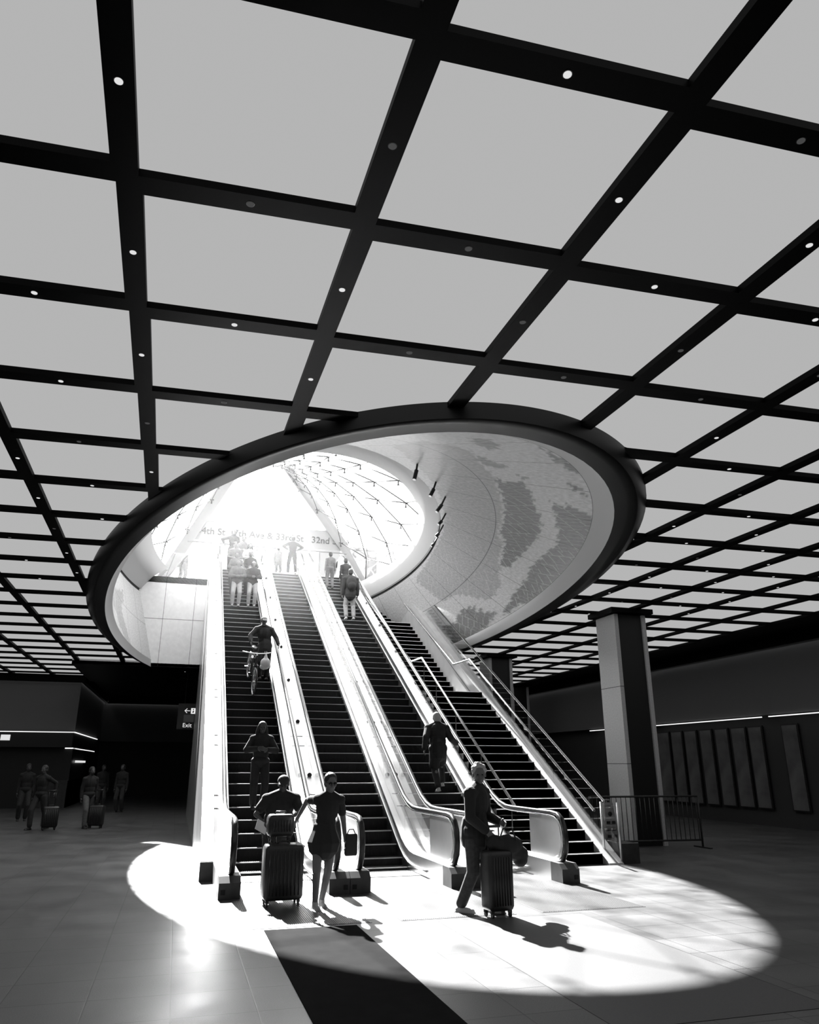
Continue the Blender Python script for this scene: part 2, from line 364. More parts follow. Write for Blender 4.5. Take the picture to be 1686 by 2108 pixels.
me = bpy.data.meshes.new('wall_oculus'); me.from_pydata(vs, [], fs)
at = me.attributes.new('land', 'FLOAT', 'POINT'); at.data.foreach_set('value', land)
at = me.attributes.new('mapuv', 'FLOAT_VECTOR', 'POINT'); at.data.foreach_set('vector', [c for u in uv for c in (u[0], u[1], 0)])
for p in me.polygons: p.use_smooth = True
def map_mat():
    mt = bpy.data.materials.new('engraved_map_panels'); mt.use_nodes = True; nt = mt.node_tree; b = nt.nodes['Principled BSDF']; N = nt.nodes.new; Lk = nt.links.new
    al = N('ShaderNodeAttribute'); al.attribute_name = 'land'; au = N('ShaderNodeAttribute'); au.attribute_name = 'mapuv'
    # street lines on the land
    def lines(rot, sc, wdt):
        mp = N('ShaderNodeMapping'); mp.inputs['Rotation'].default_value = (0, 0, rot); Lk(au.outputs['Vector'], mp.inputs[0])
        br = N('ShaderNodeTexBrick'); br.inputs['Scale'].default_value = sc; br.inputs['Mortar Size'].default_value = wdt; br.inputs['Brick Width'].default_value = .22; br.inputs['Row Height'].default_value = .45
        Lk(mp.outputs[0], br.inputs[0]); return br.outputs['Fac']
    a1 = lines(.5, 2.3, .012); a2 = lines(-.9, 1.6, .016)
    nz = N('ShaderNodeTexNoise'); nz.inputs['Scale'].default_value = 2.2; nz.inputs['Detail'].default_value = 4; Lk(au.outputs['Vector'], nz.inputs[0])
    mx = N('ShaderNodeMix'); mx.data_type = 'FLOAT'; gt = N('ShaderNodeMath'); gt.operation = 'GREATER_THAN'; gt.inputs[1].default_value = .5; Lk(nz.outputs[0], gt.inputs[0])
    Lk(gt.outputs[0], mx.inputs[0]); Lk(a1, mx.inputs[2]); Lk(a2, mx.inputs[3])
    mr = N('ShaderNodeMapRange'); mr.inputs[3].default_value = .50; mr.inputs[4].default_value = .15; Lk(al.outputs['Fac'], mr.inputs[0])
    st = N('ShaderNodeMath'); st.operation = 'MULTIPLY'; Lk(mx.outputs[0], st.inputs[0]); Lk(al.outputs['Fac'], st.inputs[1])
    s2 = N('ShaderNodeMath'); s2.operation = 'MULTIPLY_ADD'; s2.inputs[1].default_value = .16; Lk(st.outputs[0], s2.inputs[0]); Lk(mr.outputs[0], s2.inputs[2])
    fine = N('ShaderNodeTexNoise'); fine.inputs['Scale'].default_value = 22; fine.inputs['Detail'].default_value = 3; Lk(au.outputs['Vector'], fine.inputs[0])
    fr = N('ShaderNodeMapRange'); fr.inputs[1].default_value = .3; fr.inputs[2].default_value = .7; fr.inputs[3].default_value = .8; fr.inputs[4].default_value = 1.2; Lk(fine.outputs[0], fr.inputs[0])
    s3 = N('ShaderNodeMath'); s3.operation = 'MULTIPLY'; Lk(s2.outputs[0], s3.inputs[0]); Lk(fr.outputs[0], s3.inputs[1])
    # panel joints: radial every 8.5 degrees, one ring at half height
    sp = N('ShaderNodeSeparateXYZ'); Lk(au.outputs['Vector'], sp.inputs[0])
    def near(out, period, off, wd):
        a = N('ShaderNodeMath'); a.operation = 'ADD'; a.inputs[1].default_value = off; Lk(out, a.inputs[0])
        p = N('ShaderNodeMath'); p.operation = 'PINGPONG'; p.inputs[1].default_value = period/2; Lk(a.outputs[0], p.inputs[0])
        g = N('ShaderNodeMath'); g.operation = 'LESS_THAN'; g.inputs[1].default_value = wd; Lk(p.outputs[0], g.inputs[0]); return g.outputs[0]
    j1 = near(sp.outputs[0], .92, 4.62, .006); j2 = near(sp.outputs[1], 1.02, 0, .006)
    mxj = N('ShaderNodeMath'); mxj.operation = 'MAXIMUM'; Lk(j1, mxj.inputs[0]); Lk(j2, mxj.inputs[1])
    inv = N('ShaderNodeMath'); inv.operation = 'MULTIPLY_ADD'; inv.inputs[1].default_value = -.8; inv.inputs[2].default_value = 1; Lk(mxj.outputs[0], inv.inputs[0])
    s4 = N('ShaderNodeMath'); s4.operation = 'MULTIPLY'; Lk(s3.outputs[0], s4.inputs[0]); Lk(inv.outputs[0], s4.inputs[1])
    Lk(s4.outputs[0], b.inputs['Base Color']); b.inputs['Roughness'].default_value = .42; b.inputs['Metallic'].default_value = .15
    return mt
M['map'] = map_mat(); me.materials.append(M['map'])
fo = bpy.data.objects.new('wall_oculus', me); COL.objects.link(fo); cut_y(fo, YW); struct(fo, 'flared oval wall of the opening engraved with a river map')
f = MB(); loft(f, [(8.0, EG), (8.03, (2.35, 24.5, 4.97, 10.74)), (8.10, (2.35, 24.5, 4.97, 10.74)), (8.13, (2.35, 24.5, 4.90, 10.6))]); o = f.build('trim_4', 'groove'); cut_y(o, YW); struct(o, 'black shadow groove around the upper funnel')
f = MB(); loft(f, [(8.10, (2.35, 24.5, 4.92, 10.66)), (8.6, (2.5, 25.0, 4.62, 9.9)), (9.0, EK), (9.0, (2.85, 25.6, 4.85, 9.75)), (9.2, (2.85, 25.6, 4.85, 9.75))]); o = f.build('wall_upper_oculus', 'band'); cut_y(o, YW); struct(o, 'pale smooth upper rim of the oval opening')
# flat end wall, soffit behind the opening, street slab
f = MB(); f.box(-4, .51, YW, YW+.3, 5.2, ZS); 
for zz in (6.98,):
    f.box(-4, .51, YW-.004, YW, zz, zz+.014, 1)
for xx in (-1.02, .1): f.box(xx, xx+.012, YW-.004, YW, 5.2, ZS, 1)
struct(f.build('wall_back', ['wallg', 'groove']), 'grey stone end wall of the opening left of the escalators')
f = MB(); f.box(7.6, 9.6, YW, YW+.3, 5.2, ZS); f.box(.51, 7.6, YW+1.5, YW+1.8, 5.2, ZS); struct(f.build('wall_end', 'wallg'))
f = MB(); f.box(-4, 10, YW, 36.0, 5.165, 5.3); struct(f.build('ceiling_soffit', 'black'))
f = MB(); f.box(-30, .51, YW, 70, ZS-.25, ZS); f.box(7.9, 35, YW, 70, ZS-.25, ZS); f.box(.51, 7.9, YW+1.2, 70, ZS-.25, ZS); struct(f.build('floor_street', 'street'))
t = dup(protos[False], (.0, 31.0, 5.15), 'lit downlight in the dark soffit just left of the escalators')

# ------------------------------------------------------------------ walls
f = MB(); f.box(X0-.4, X0, Y0, Y1, 0, H); struct(f.build('wall_left', 'wall'))
f = MB(); f.box(X0, X1, Y0-.4, Y0, 0, H); struct(f.build('wall_front', 'wall'))
f = MB(); f.box(X0, X1, Y1, Y1+.4, 0, H); f.box(-4.2, X1, Y1-.25, Y1, 2.9, 4.95, 1); struct(f.build('wall_far', ['wall', 'wallband']))
f = MB(); f.box(X1, X1+.4, Y0, Y1, 0, H); f.box(X1-.3, X1, Y0, Y1, 3.12, 4.98, 1); struct(f.build('wall_right', ['wall', 'wallband']))
f = MB(); f.box(X0, -4.2, 35.0, Y1, 2.95, 5.0, 1); f.box(X0, -4.2, 35.2, Y1, 0, 2.95, 0); struct(f.build('wall_left_block', ['shop', 'wallband']))
def strip_light(name, lab, b, key='cove'):
    mb = MB(); mb.box(*b); return tag(mb.build(name, key), lab, 'strip light')
strip_light('cove_light', 'thin cove light strip along the top of the right wall', (X1-.42, X1-.38, 8, 45, 5.12, 5.14))
f = MB(); f.box(X1-.55, X1, 6, Y1, 5.14, 5.3); f.box(X1-.55, X1-.5, 6, Y1, 4.99, 5.14); struct(f.build('trim_5', 'black'))
strip_light('cove_light', 'cove light strip over the upper wall of the left block, facing camera', (X0, -4.1, 34.93, 34.96, 5.1, 5.12))
strip_light('cove_light', 'cove light strip running back along the side of the left block', (-4.15, -4.12, 34.9, Y1, 5.1, 5.12))
strip_light('cove_light', 'far cove light strip on the back wall behind the escalators', (-4.1, 8, Y1-.34, Y1-.31, 5.05, 5.07))
f = MB(); f.box(X0, -4.0, 34.80, 34.84, 4.98, 5.3); f.box(-4.04, -4.0, 34.8, Y1-.5, 4.98, 5.3); f.box(-4.0, 9, Y1-.48, Y1-.44, 4.94, 5.3); struct(f.build('trim_6', 'black'), 'thin dark lip hiding the cove strips')
# wall-washed light line and posters on the right wall
for (a, b_) in ((18.9, 24.4), (15.6, 18.6), (27.5, 29)):
    strip_light('linear_light', f'thin bright line of light above the posters, {"longest" if a==18.9 else "nearest" if a<18 else "farthest"} stretch', (X1-.34, X1-.30, a, b_, 3.05, 3.075), 'shoplight')
ads = [24.64,23.92,23.77,23.17,23.01,22.38,22.18,21.59,21.4,20.8,20.62,19.99,19.84,19.27,18.45,17.85]
for k in range(8):
    ya, yb = ads[2*k+1], ads[2*k]
    t = thing('wall_poster', f'tall dark-framed wall poster, {ordn(8-k)} from the right edge of the photo' if k else 'tall framed wall poster nearest the stone column', 'poster', (X1-.03, (ya+yb)/2, 1.65), 0, 'row of tall posters on the right wall')
    p = MB(); p.box(-.04, .0, -(yb-ya)/2-.03, (yb-ya)/2+.03, -1.19, 1.19); p.build('frame', 'shop', t)
    p = MB(); p.box(-.055, -.041, -(yb-ya)/2+.02, (yb-ya)/2-.02, -1.15, 1.15); p.build('printed_sheet', 'poster', t)
# shop front at the far left
t = thing('shop_front', 'dark shop front with bright top edge under the left block', 'shop', (-6.5, 34.9, 0))
p = MB(); p.box(-7.5, 2.3, -.25, .0, 2.35, 2.95); p.box(2.28, 2.32, -.2, 9, 2.35, 2.93); p.build('fascia', 'shop', t)
p = MB(); p.box(-7.5, 2.35, -.28, -.255, 2.93, 2.96); p.box(2.325, 2.36, -.25, 9.4, 2.93, 2.96); p.build('light_line', 'shoplight', t)
p = MB(); p.box(2.0, 2.3, .2, 9.3, 2.30, 2.34); p.build('soffit_light', 'shoplight', t)
p = MB(); p.box(2.37, 2.39, 1.0, 4.8, 1.75, 1.84); p.build('counter_light', 'lens', t)
p = MB(); p.box(-.4, -.05, -.27, -.26, 2.6, 2.82); p.build('sign_box', 'lens', t)
p = MB(); p.box(1.2, 2.3, .0, 9.3, 0, 1.05); p.build('counter', 'dark', t)
# ------------------------------------------------------------------ columns
def column(x, y, label, wx=.86, wy=.85):
    t = thing('stone_column', label, 'column', (x, y, 0), 0, 'stone-clad square columns')
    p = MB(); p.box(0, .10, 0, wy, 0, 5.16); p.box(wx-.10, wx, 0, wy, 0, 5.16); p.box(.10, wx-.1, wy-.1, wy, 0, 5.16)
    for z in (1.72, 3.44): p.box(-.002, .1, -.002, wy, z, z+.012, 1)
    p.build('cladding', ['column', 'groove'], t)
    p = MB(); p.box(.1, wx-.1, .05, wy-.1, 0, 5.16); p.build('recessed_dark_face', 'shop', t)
    p = MB(); p.box(-.14, wx+.14, -.14, wy+.14, 5.18, 5.295); p.build('capital_plate', 'black', t)
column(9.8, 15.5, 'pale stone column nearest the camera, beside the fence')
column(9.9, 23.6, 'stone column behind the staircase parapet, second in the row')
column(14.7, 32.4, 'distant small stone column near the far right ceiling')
# ------------------------------------------------------------------ escalators
ZE = 9.05; YB = 12.5
def prof(Y, y0=13.45, r=.45, top=ZE):
    def sr(d): return 0 if d < -r else (d if d > r else (d+r)**2/(4*r))
    return T30*(sr(Y-y0) - sr(Y-(y0+top/T30)))
def rail_z(Y): return 1.0 + prof(Y, 13.71, .5)
def frange(a, b, st):
    n = max(1, int(round((b-a)/st))); return [a+(b-a)*k/n for k in range(n+1)]
def escalator(xc, label):
    t = thing('escalator', label, 'escalator', (xc, YB, 0), 0, 'three parallel escalators under the opening')
    # steps
    sm = MB(); sm.box(-.595, .595, .0, .36, -.26, -.012, 0)
    for k in range(40):
        x = -.59+1.18*(k+.5)/40; sm.box(x-.010, x+.010, -.006, 0, -.24, -.02, 0); sm.box(x-.009, x+.009, .0, .35, -.012, .0, 0)
    sm.box(-.595, .595, -.010, .020, -.012, .003, 1)
    k = 0; first = None
    Y = 13.0
    while Y < 29.5:
        z = prof(Y)
        if first is None: first = o = sm.build('step', ['step', 'nosing'], t)
        else: o = first.copy(); COL.objects.link(o); o.parent = t
        o.location = (0, Y-YB, z); Y += .346
    ys = frange(11.5, 30.6, .25)
    D = lambda Y: .28+prof(Y)
    for s in (-1, 1):
        xi, xg, xo = sorted((s*.60, s*.605)), s*.72, s*.888
        m_ = MB(); m_.strip([(y-YB, D(y)) for y in ys], min(s*.60, s*.612), max(s*.60, s*.612), 0, .5)
        for i in range(len(ys)-1):   # round bead along the foot of the skirt
            pass
        m_.tube([(s*.59, y-YB, prof(y)+.10) for y in ys if y > 12.2], .016, 6)
        # keep the foot of the skirt above the floor
        for q in range(len(m_.v)):
            if m_.v[q][2] < 0.001 and m_.v[q][1] < 1.2: m_.v[q] = (m_.v[q][0], m_.v[q][1], .001)
        m_.build('skirt_panel', 'steel', t)
        m_ = MB(); a, b = sorted((s*.612, s*.888)); m_.strip([(y-YB, D(y)) for y in ys], a, b, 0, .03); dk = m_.build('deck_board', 'steelw', t)
        # joints and little stop discs on the outer deck
        jm = MB(); a2, b2 = sorted((s*.76, s*.87)); jm.box(a2, b2, 0, .018, .0, .004)
        bm_ = MB(); bm_.tube([(s*.80, -.008, .02), (s*.80, .012, .02)], .045, 12)
        y = 14.6; j0 = b0 = None
        while y < 28.6:
            for dy in (0, .36):
                if j0 is None: j0 = j = jm.build('deck_joint', 'groove', dk)
                else: j = j0.copy(); COL.objects.link(j); j.parent = dk
                j.rotation_euler = (math.radians(30), 0, 0); j.location = (0, y+dy-YB, D(y+dy)+.001)
            if xc > 2 or s > 0:
                if b0 is None: b0 = j = bm_.build('stop_disc', 'dark', dk)
                else: j = b0.copy(); COL.objects.link(j); j.parent = dk
                j.location = (0, y+.9-YB, D(y+.9)+.015)
            y += 1.95
        m_ = MB(); a, b = sorted((s*.876, s*.888)); m_.strip([(y-YB, D(y)-.03) for y in ys], a, b, 0, 1.1)
        for q in range(len(m_.v)):
            if m_.v[q][2] < .002: m_.v[q] = (m_.v[q][0], m_.v[q][1], .002)
        m_.build('truss_side', 'steel', t)
        # newel: dark foot box, brushed end plate, glass, rail
        m_ = MB(); a, b = sorted((s*.60, s*.888)); m_.prism([(11.12-YB, .001), (11.5-YB, .001), (11.5-YB, .275), (11.22-YB, .275), (11.12-YB, .20)], a, b)
        nb = m_.build('newel_base', 'dark', t)
        m_ = MB(); a, b = sorted((s*.80, s*.86)); m_.box(min(s*.80, s*.86), max(s*.80, s*.86), 11.112-YB, 11.121-YB, .06, .12); m_.build('sensor_plate', 'step', nb)
        arc = [(11.44, .27), (11.30, .36), (11.23, .50), (11.22, .66), (11.26, .80), (11.35, .89), (11.5, .93)]
        m_ = MB(); m_.prism([(y-YB, z) for y, z in arc+[(12.38, .94), (12.38, .27)]], xg-.03, xg+.03); m_.build('newel_plate', 'steel', t)
        g = MB(); yy = 12.39
        while yy < 30.2:
            y2 = min(yy+1.55, 30.4); ps = frange(yy, y2-.012, .2)
            g.prism([(y-YB, rail_z(y)-.055) for y in ps]+[(y-YB, D(y)) for y in reversed(ps)], xg-.006, xg+.006); yy = y2+.001
        g.build('glass_balustrade', 'glass', t)
        path = [(11.46, .29), (11.30, .33), (11.19, .47), (11.16, .64), (11.19, .80), (11.27, .92), (11.40, .985), (11.6, 1.0)] + [(y, rail_z(y)) for y in frange(11.9, 30.4, .3)] + [(30.6, rail_z(30.4)-.05), (30.68, rail_z(30.4)-.25)]
        m_ = MB(); m_.tube([(xg, y-YB, z-.02) for y, z in path], .030, 10, sx=1.35); m_.build('handrail', 'rubber', t)
        path2 = [(11.52, .33), (11.38, .38), (11.29, .50), (11.27, .64), (11.30, .77), (11.37, .87), (11.48, .915), (11.62, .93)] + [(y, rail_z(y)-.065) for y in frange(11.9, 30.3, .3)]
        m_ = MB(); m_.tube([(xg, y-YB, z) for y, z in path2], .02, 8, sx=1.9); m_.build('rail_channel', 'chrome', t)
    m_ = MB(); m_.box(-.6, .6, 12.55-YB, 13.0-YB, .0, .012); 
    for k in range(36):
        x = -.58+1.16*(k+.5)/36; m_.box(x-.006, x+.006, 12.56-YB, 13.02-YB, .012, .018)
    m_.build('comb_plate', 'steel', t)
    m_ = MB(); m_.box(-.72, .72, 9.15-YB, 12.55-YB, 0, .004)
    for k in range(58):
        x = -.70+1.40*(k+.5)/58; m_.box(x-.007, x+.007, 9.17-YB, 12.5-YB, .004, .008)
    m_.build('floor_plate', 'ribplate', t)
    m_ = MB(); m_.box(-.6, .6, 29.5-YB, 31.2-YB, ZE-.1, ZE); m_.build('upper_plate', 'step', t)
    return t
M['ribplate'] = mat('ribbed_floor_plate', .085, .42, .35)
XE = [1.585, 3.37, 5.15]
escalator(XE[0], 'left escalator, crowded at the top, with a cyclist on it')
escalator(XE[1], 'middle escalator, empty of riders but for one at the top')
escalator(XE[2], 'right escalator beside the staircase, with a white-haired rider')
# parapet wall on the outer left side
f = MB(); py = lambda y: .27+prof(y, 12.95, .02, 8.9)
ys = frange(12.89, 29.6, .5)
f.prism([(12.89, 0.0)]+[(y, max(.27, py(y))) for y in ys]+[(29.6, 0.0)], .51, .695, 0)
f.prism([(y, max(.27, py(y))+.012) for y in ys]+[(y, max(.27, py(y))) for y in reversed(ys)], .505, .70, 1)
f.box(.50, .70, 12.87, 12.91, 0, .27, 2)
struct(f.build('wall_parapet_left', ['steel', 'steelw', 'dark']), 'bright steel-capped side wall of the left escalator')
# ------------------------------------------------------------------ staircase
t = thing('staircase', 'dark granite staircase with two landings, right of the right escalator', 'staircase', (6.85, 13.1, 0))
xs0, xs1 = 6.045-6.85, 7.60-6.85
def flight(y0, z0, n, tread=.2926, rise=.176):
    p = [(y0, z0)]
    for k in range(n): p += [(y0+k*tread, z0+(k+1)*rise), (y0+(k+1)*tread, z0+(k+1)*rise)]
    return p
tops = flight(13.1, 0, 20)[:-1]; L1 = 20.6
tops += [(L1, 3.52)] + flight(L1, 3.52, 17)[1:-1]; L2 = 26.75
z2 = 3.52+17*.176; tops += [(L2, z2)] + flight(L2, z2, 13)[1:-1] + [(31.2, z2+13*.176)]
p = MB()
n = len(tops)
for k in range(n-1):
    (a, za), (b, zb) = tops[k], tops[k+1]
    if abs(a-b) < 1e-6: p.add([(xs0, a-13.1, za), (xs1, a-13.1, za), (xs1, b-13.1, zb), (xs0, b-13.1, zb)], [(0, 1, 2, 3)])
    else: p.box(xs0, xs1, a-13.1, b-13.1, max(0, za-.5), za)
p.build('stair_flight', 'tread', t)
nm = MB(); nm.box(xs0, xs1-.002, -.012, .022, -.010, .004); n0 = None
for k in range(n-1):
    (a, za), (b, zb) = tops[k], tops[k+1]
    if abs(a-b) < 1e-6:
        if n0 is None: n0 = o = nm.build('step_nosing', 'stairnose', t) if 'stairnose' in M else None
        if n0 is None:
            M['stairnose'] = mat('pale_stair_edge', .8, .45); n0 = o = nm.build('step_nosing', 'stairnose', t)
        elif o is not n0 or k > 0:
            if k > 0: o = n0.copy(); COL.objects.link(o); o.parent = t
        o.location = (0, a-13.1, zb)
# right parapet and its rails
pz = lambda y: .25+.59*(y-13.29)
f = MB(); f.prism([(12.87, 0), (12.9, .03), (27.8, pz(27.8)), (27.8, 0)], 7.6, 7.9); f.prism([(27.8, 5.0), (27.8, ZE), (31.2, ZE), (31.2, 5.0)], 7.6, 7.9)
f.prism([(13.0, pz(13.0)-.31), (27.8, pz(27.8)-.31), (27.8, pz(27.8)-.322), (13.02, pz(13.0)-.322)], 7.597, 7.601, 1)
struct(f.build('wall_stair_parapet', ['stone', 'groove']), 'pale stone parapet climbing along the right side of the staircase')
t = thing('glass_guard', 'tall glass guard with steel top rail standing on the right stair parapet', 'glass railing', (7.78, 13.2, 0))
yy = 13.3; gr = lambda y: 1.05+.5775*(y-13.21)
while yy < 28:
    y2 = min(yy+1.9, 28.2); p = MB(); p.prism([(yy-13.2, gr(yy)), (y2-.015-13.2, gr(y2)), (y2-.015-13.2, min(pz(y2), 9.1)), (yy-13.2, pz(yy))], -.008, .008); p.build('glass_pane', 'glass', t); yy = y2
p = MB(); p.tube([(0, 0, 1.05), (0, 15.0, gr(28.2)), (-.3, 14.1, 9.75), (-.49, 16.84, 9.75)], .026, 10); p.build('top_rail', 'chrome', t)
for (x, y) in ((-.04, .06), (.12, -.25)):
    p = MB(); p.tube([(x, y, 0), (x, y, 1.04)], .022, 10); p.build('post', 'steel', t)
p = MB(); p.box(-.03, .11, -.26, .02, .2, .98); p.build('end_pane', 'glass', t)
t = thing('wall_handrail', 'bright steel handrail stepping up the right side of the stairs', 'handrail', (7.5, 13.1, 0))
p = MB(); p.tube([(0, y-13.1, z) for y, z in ((13.1, .90), (19.26, 4.45), (20.54, 4.47), (26.04, 7.50), (26.9, 7.48), (31.1, 9.92))], .026, 10); p.build('rail', 'chrome', t)
bk = MB(); bk.tube([(0, 0, 0), (.03, 0, -.09), (.10, 0, -.11)], .009, 6); b0 = None
for y, z in ((14.2, 1.54), (16.0, 2.57), (17.8, 3.61), (21.8, 5.16), (23.6, 6.15), (25.2, 7.03)):
    if b0 is None: b0 = o = bk.build('bracket', 'steel', t)
    else: o = b0.copy(); COL.objects.link(o); o.parent = t
    o.location = (0, y-13.1, z-.02)
t = thing('stair_handrail', 'bright steel handrail on thin posts along the left side of the stairs', 'handrail', (6.1, 13.4, 0))
p = MB(); p.tube([(0, y-13.4, z) for y, z in ((13.4, .90), (19.2, 4.43), (20.2, 4.45), (26.0, 7.50), (26.8, 7.48), (30.6, 9.75))], .026, 10); p.build('rail', 'chrome', t)
for y in (13.75, 15.2, 16.7, 18.1, 19.1, 21.0, 22.8, 24.6):
    k = max([z for (yy_, z) in tops if yy_ <= y+.01] or [0]); rz_ = .90+(y-13.4)*.6086 if y < 19.2 else 4.45+(y-20.2)*.526 if y > 20.2 else 4.43
    p = MB(); p.tube([(.03, y-13.4, k), (.03, y-13.4, rz_-.1), (0, y-13.4, rz_-.02)], .012, 6); p.build('post', 'dark', t)
# ------------------------------------------------------------------ canopy over the entrance
t = thing('entrance_canopy', 'glass and cable canopy with sloping steel legs above the opening', 'canopy', (2.9, 30.5, ZS))
def cl(x, y, z): return (x-2.9, y-30.5, z-ZS)
def beam(name, a, b, wx, wy, parent, key='portal'):
    a, b = Vector(a), Vector(b); d = (b-a)/2; u = Vector((0, 1, 0)); v = d.normalized().cross(u)
    p = MB(); p.obox((a+b)/2, d, v.normalized()*wx/2, u*wy/2); return p.build(name, key, parent)
beam('frame_leg', cl(7.6, 30.5, 8.65), cl(3.32, 30.5, 14.25), .42, .5, t); beam('frame_leg', cl(-1.25, 30.5, 8.65), cl(1.55, 30.5, 14.25), .42, .5, t)
beam('frame_head', cl(1.4, 30.5, 14.2), cl(3.5, 30.5, 14.2), .4, .5, t)
hd = MB(); hd.box(-3.1, 3.1, -.15, .2, 10.45-ZS, 11.30-ZS); hd = hd.build('header_beam', 'hdr', t)
hr = MB(); hr.tube([(-3.3, -.25, 10.32-ZS), (3.3, -.25, 10.32-ZS)], .03, 8); hr.build('lamp_tube', 'portal', t)
def text(s, size, loc, parent, name='lettering', key='ctext', rz=0, ext=.012, align='LEFT'):
    cu = bpy.data.curves.new(name, 'FONT'); cu.body = s; cu.size = size; cu.extrude = ext; cu.align_x = align; cu.materials.append(M[key])
    o = bpy.data.objects.new(name, cu); COL.objects.link(o); bpy.context.view_layer.update()
    dg = bpy.context.evaluated_depsgraph_get(); me = bpy.data.meshes.new_from_object(o.evaluated_get(dg)); bpy.data.objects.remove(o); bpy.data.curves.remove(cu)
    o = bpy.data.objects.new(name, me); COL.objects.link(o); o.parent = parent; o.location = loc; o.rotation_euler = (PI/2, 0, rz); return o
text('\u2190 34th St   7th Ave & 33rd St   32nd St \u2192', .40, (0, -.165, 10.72-ZS), hd, align='CENTER')
# skin
THS = [math.radians(a) for a in frange(-208, 28, 6)]
def cone(th, s):
    k = Vector((EK[0]+4.75*math.cos(th), EK[1]+9.55*math.sin(th), 9.2)); ap = Vector((2.45+.85*math.cos(th), 30.35, 14.05))
    q = k.lerp(ap, s); q.z += .35*math.sin(PI*s); return Vector(cl(*q))
SS = [0, .25, .5, .75, 1]
g = MB(); vs = [cone(th, s) for th in THS for s in SS]; n5 = len(SS)
g.add(vs, [(a*n5+b, (a+1)*n5+b, (a+1)*n5+b+1, a*n5+b+1) for a in range(len(THS)-1) for b in range(n5-1)], 0, True); g.build('glass_skin', 'cglass', t)
rows = [0, .13, .29, .44, .57, .69, .79, .88]; nk = 14; cab = MB(); clampm = MB()
clampm.tube([(-.09, 0, 0), (.09, 0, 0)], .022, 6); clampm.tube([(0, 0, 0), (0, 0, -.14)], .02, 6); clampm.ell((0, 0, -.15), (.045, .045, .02), 8, 5)
c0 = None
def ndp(r, k): 
    off = .5 if r % 2 else 0
    return cone(math.radians(-208+236*(k+off)/nk), rows[r])-Vector((0, 0, .12 if r else 0))
for r in range(len(rows)):
    for k in range(nk+1):
        if r % 2 and k == nk: continue
        P_ = ndp(r, k)
        if r > 0:
            if c0 is None: c0 = o = clampm.build('cable_clamp', 'fitting', t)
            else: o = c0.copy(); COL.objects.link(o); o.parent = t
            o.location = P_
        if r < len(rows)-1:
            for dk_ in ((0, -1) if r % 2 == 0 else (0, 1)):
                kk = k+dk_
                if kk < 0 or kk > (nk-1 if (r+1) % 2 else nk): continue
                cab.tube([P_, ndp(r+1, kk)], .02, 5)
for k in range(nk+1): cab.tube([ndp(len(rows)-1, min(k, nk-1)), cone(math.radians(-208+236*k/nk), 1.0)], .009, 4)
cb = cab.build('cable_net', 'cable', t)
# spotlights on the funnel
for k, (a, b) in enumerate([((4.24,13.47,7.7),(4.13,13.47,7.23)),((5.01,14.52,7.7),(4.82,14.52,7.31)),((5.56,15.41,7.7),(5.27,15.41,7.28)),((6.05,16.95,7.72),(5.84,16.95,7.5)),((6.33,18,7.72),(6.12,18,7.51)),((6.54,19.1,7.72),(6.36,19.1,7.57))]):
    s = thing('spotlight', f'thin cylindrical spotlight on the oval groove, {ordn(k+1)} counting down from the top', 'spotlight', a, 0, 'spotlights around the oval groove')
    A, B = Vector(a), Vector(b); d = (B-A); L = d.length; d.normalize()
    q = MB(); q.tube([d*-.05+Vector((0,.05,.12)), d*L*.6], .022, 8); q.build('arm', 'dark', s)
    q = MB(); q.tube([d*L*.55, d*L], .042, 10); q.build('lamp_barrel', 'dark', s)
    q = MB(); q.tube([d*L, d*(L+.008)], .036, 10); q.build('lens', 'lens', s)
# street level: glass railing, planter wall with arch
t = thing('street_railing', 'glass railing at street level above the grey end wall', 'glass railing', (-.6, 29.85, ZS))
p = MB(); p.box(-3, 1.1, -.006, .006, 0, .98); p.build('glass_pane', 'glass', t)
p = MB(); p.tube([(-3, 0, 1.0), (1.1, 0, 1.0)], .02, 8); p.build('top_rail', 'steel', t)
t = thing('arched_kiosk', 'grey street kiosk wall with a pale rounded opening, seen past the right escalator top', 'kiosk', (6.9, 33.2, ZS))
p = MB()
pts = [(-1.35, 0), (-1.35, 2.75), (1.4, 2.75), (1.4, 0)]
arch = [(.75, 0)] + [(.1+.65*math.cos(a), 1.5+.75*math.sin(a)) for a in frange(0, PI, PI/8)] + [(-.55, 0)]
outer = [(1.4, 0), (1.4, 1.5), (1.4, 2.75), (.8, 2.75), (.1, 2.75), (-.6, 2.75), (-1.35, 2.75), (-1.35, 1.5), (-1.35, 0)]
def ring_pts(P): return P
ia = [(.75, 0)] + [(.1+.65*math.cos(PI*k/6), 1.5+.75*math.sin(PI*k/6)) for k in range(7)] + [(-.55, 0)]
for yb in (0, .3): p.add([(x, yb, z) for x, z in outer]+[(x, yb, z) for x, z in ia], [(k, k+1, 9+k+1, 9+k) for k in range(8)])
p.build('wall_panel', 'portal', t); p = MB(); p.box(-1.4, 1.45, -.05, .35, 2.75, 2.85); p.build('coping', 'portal', t)
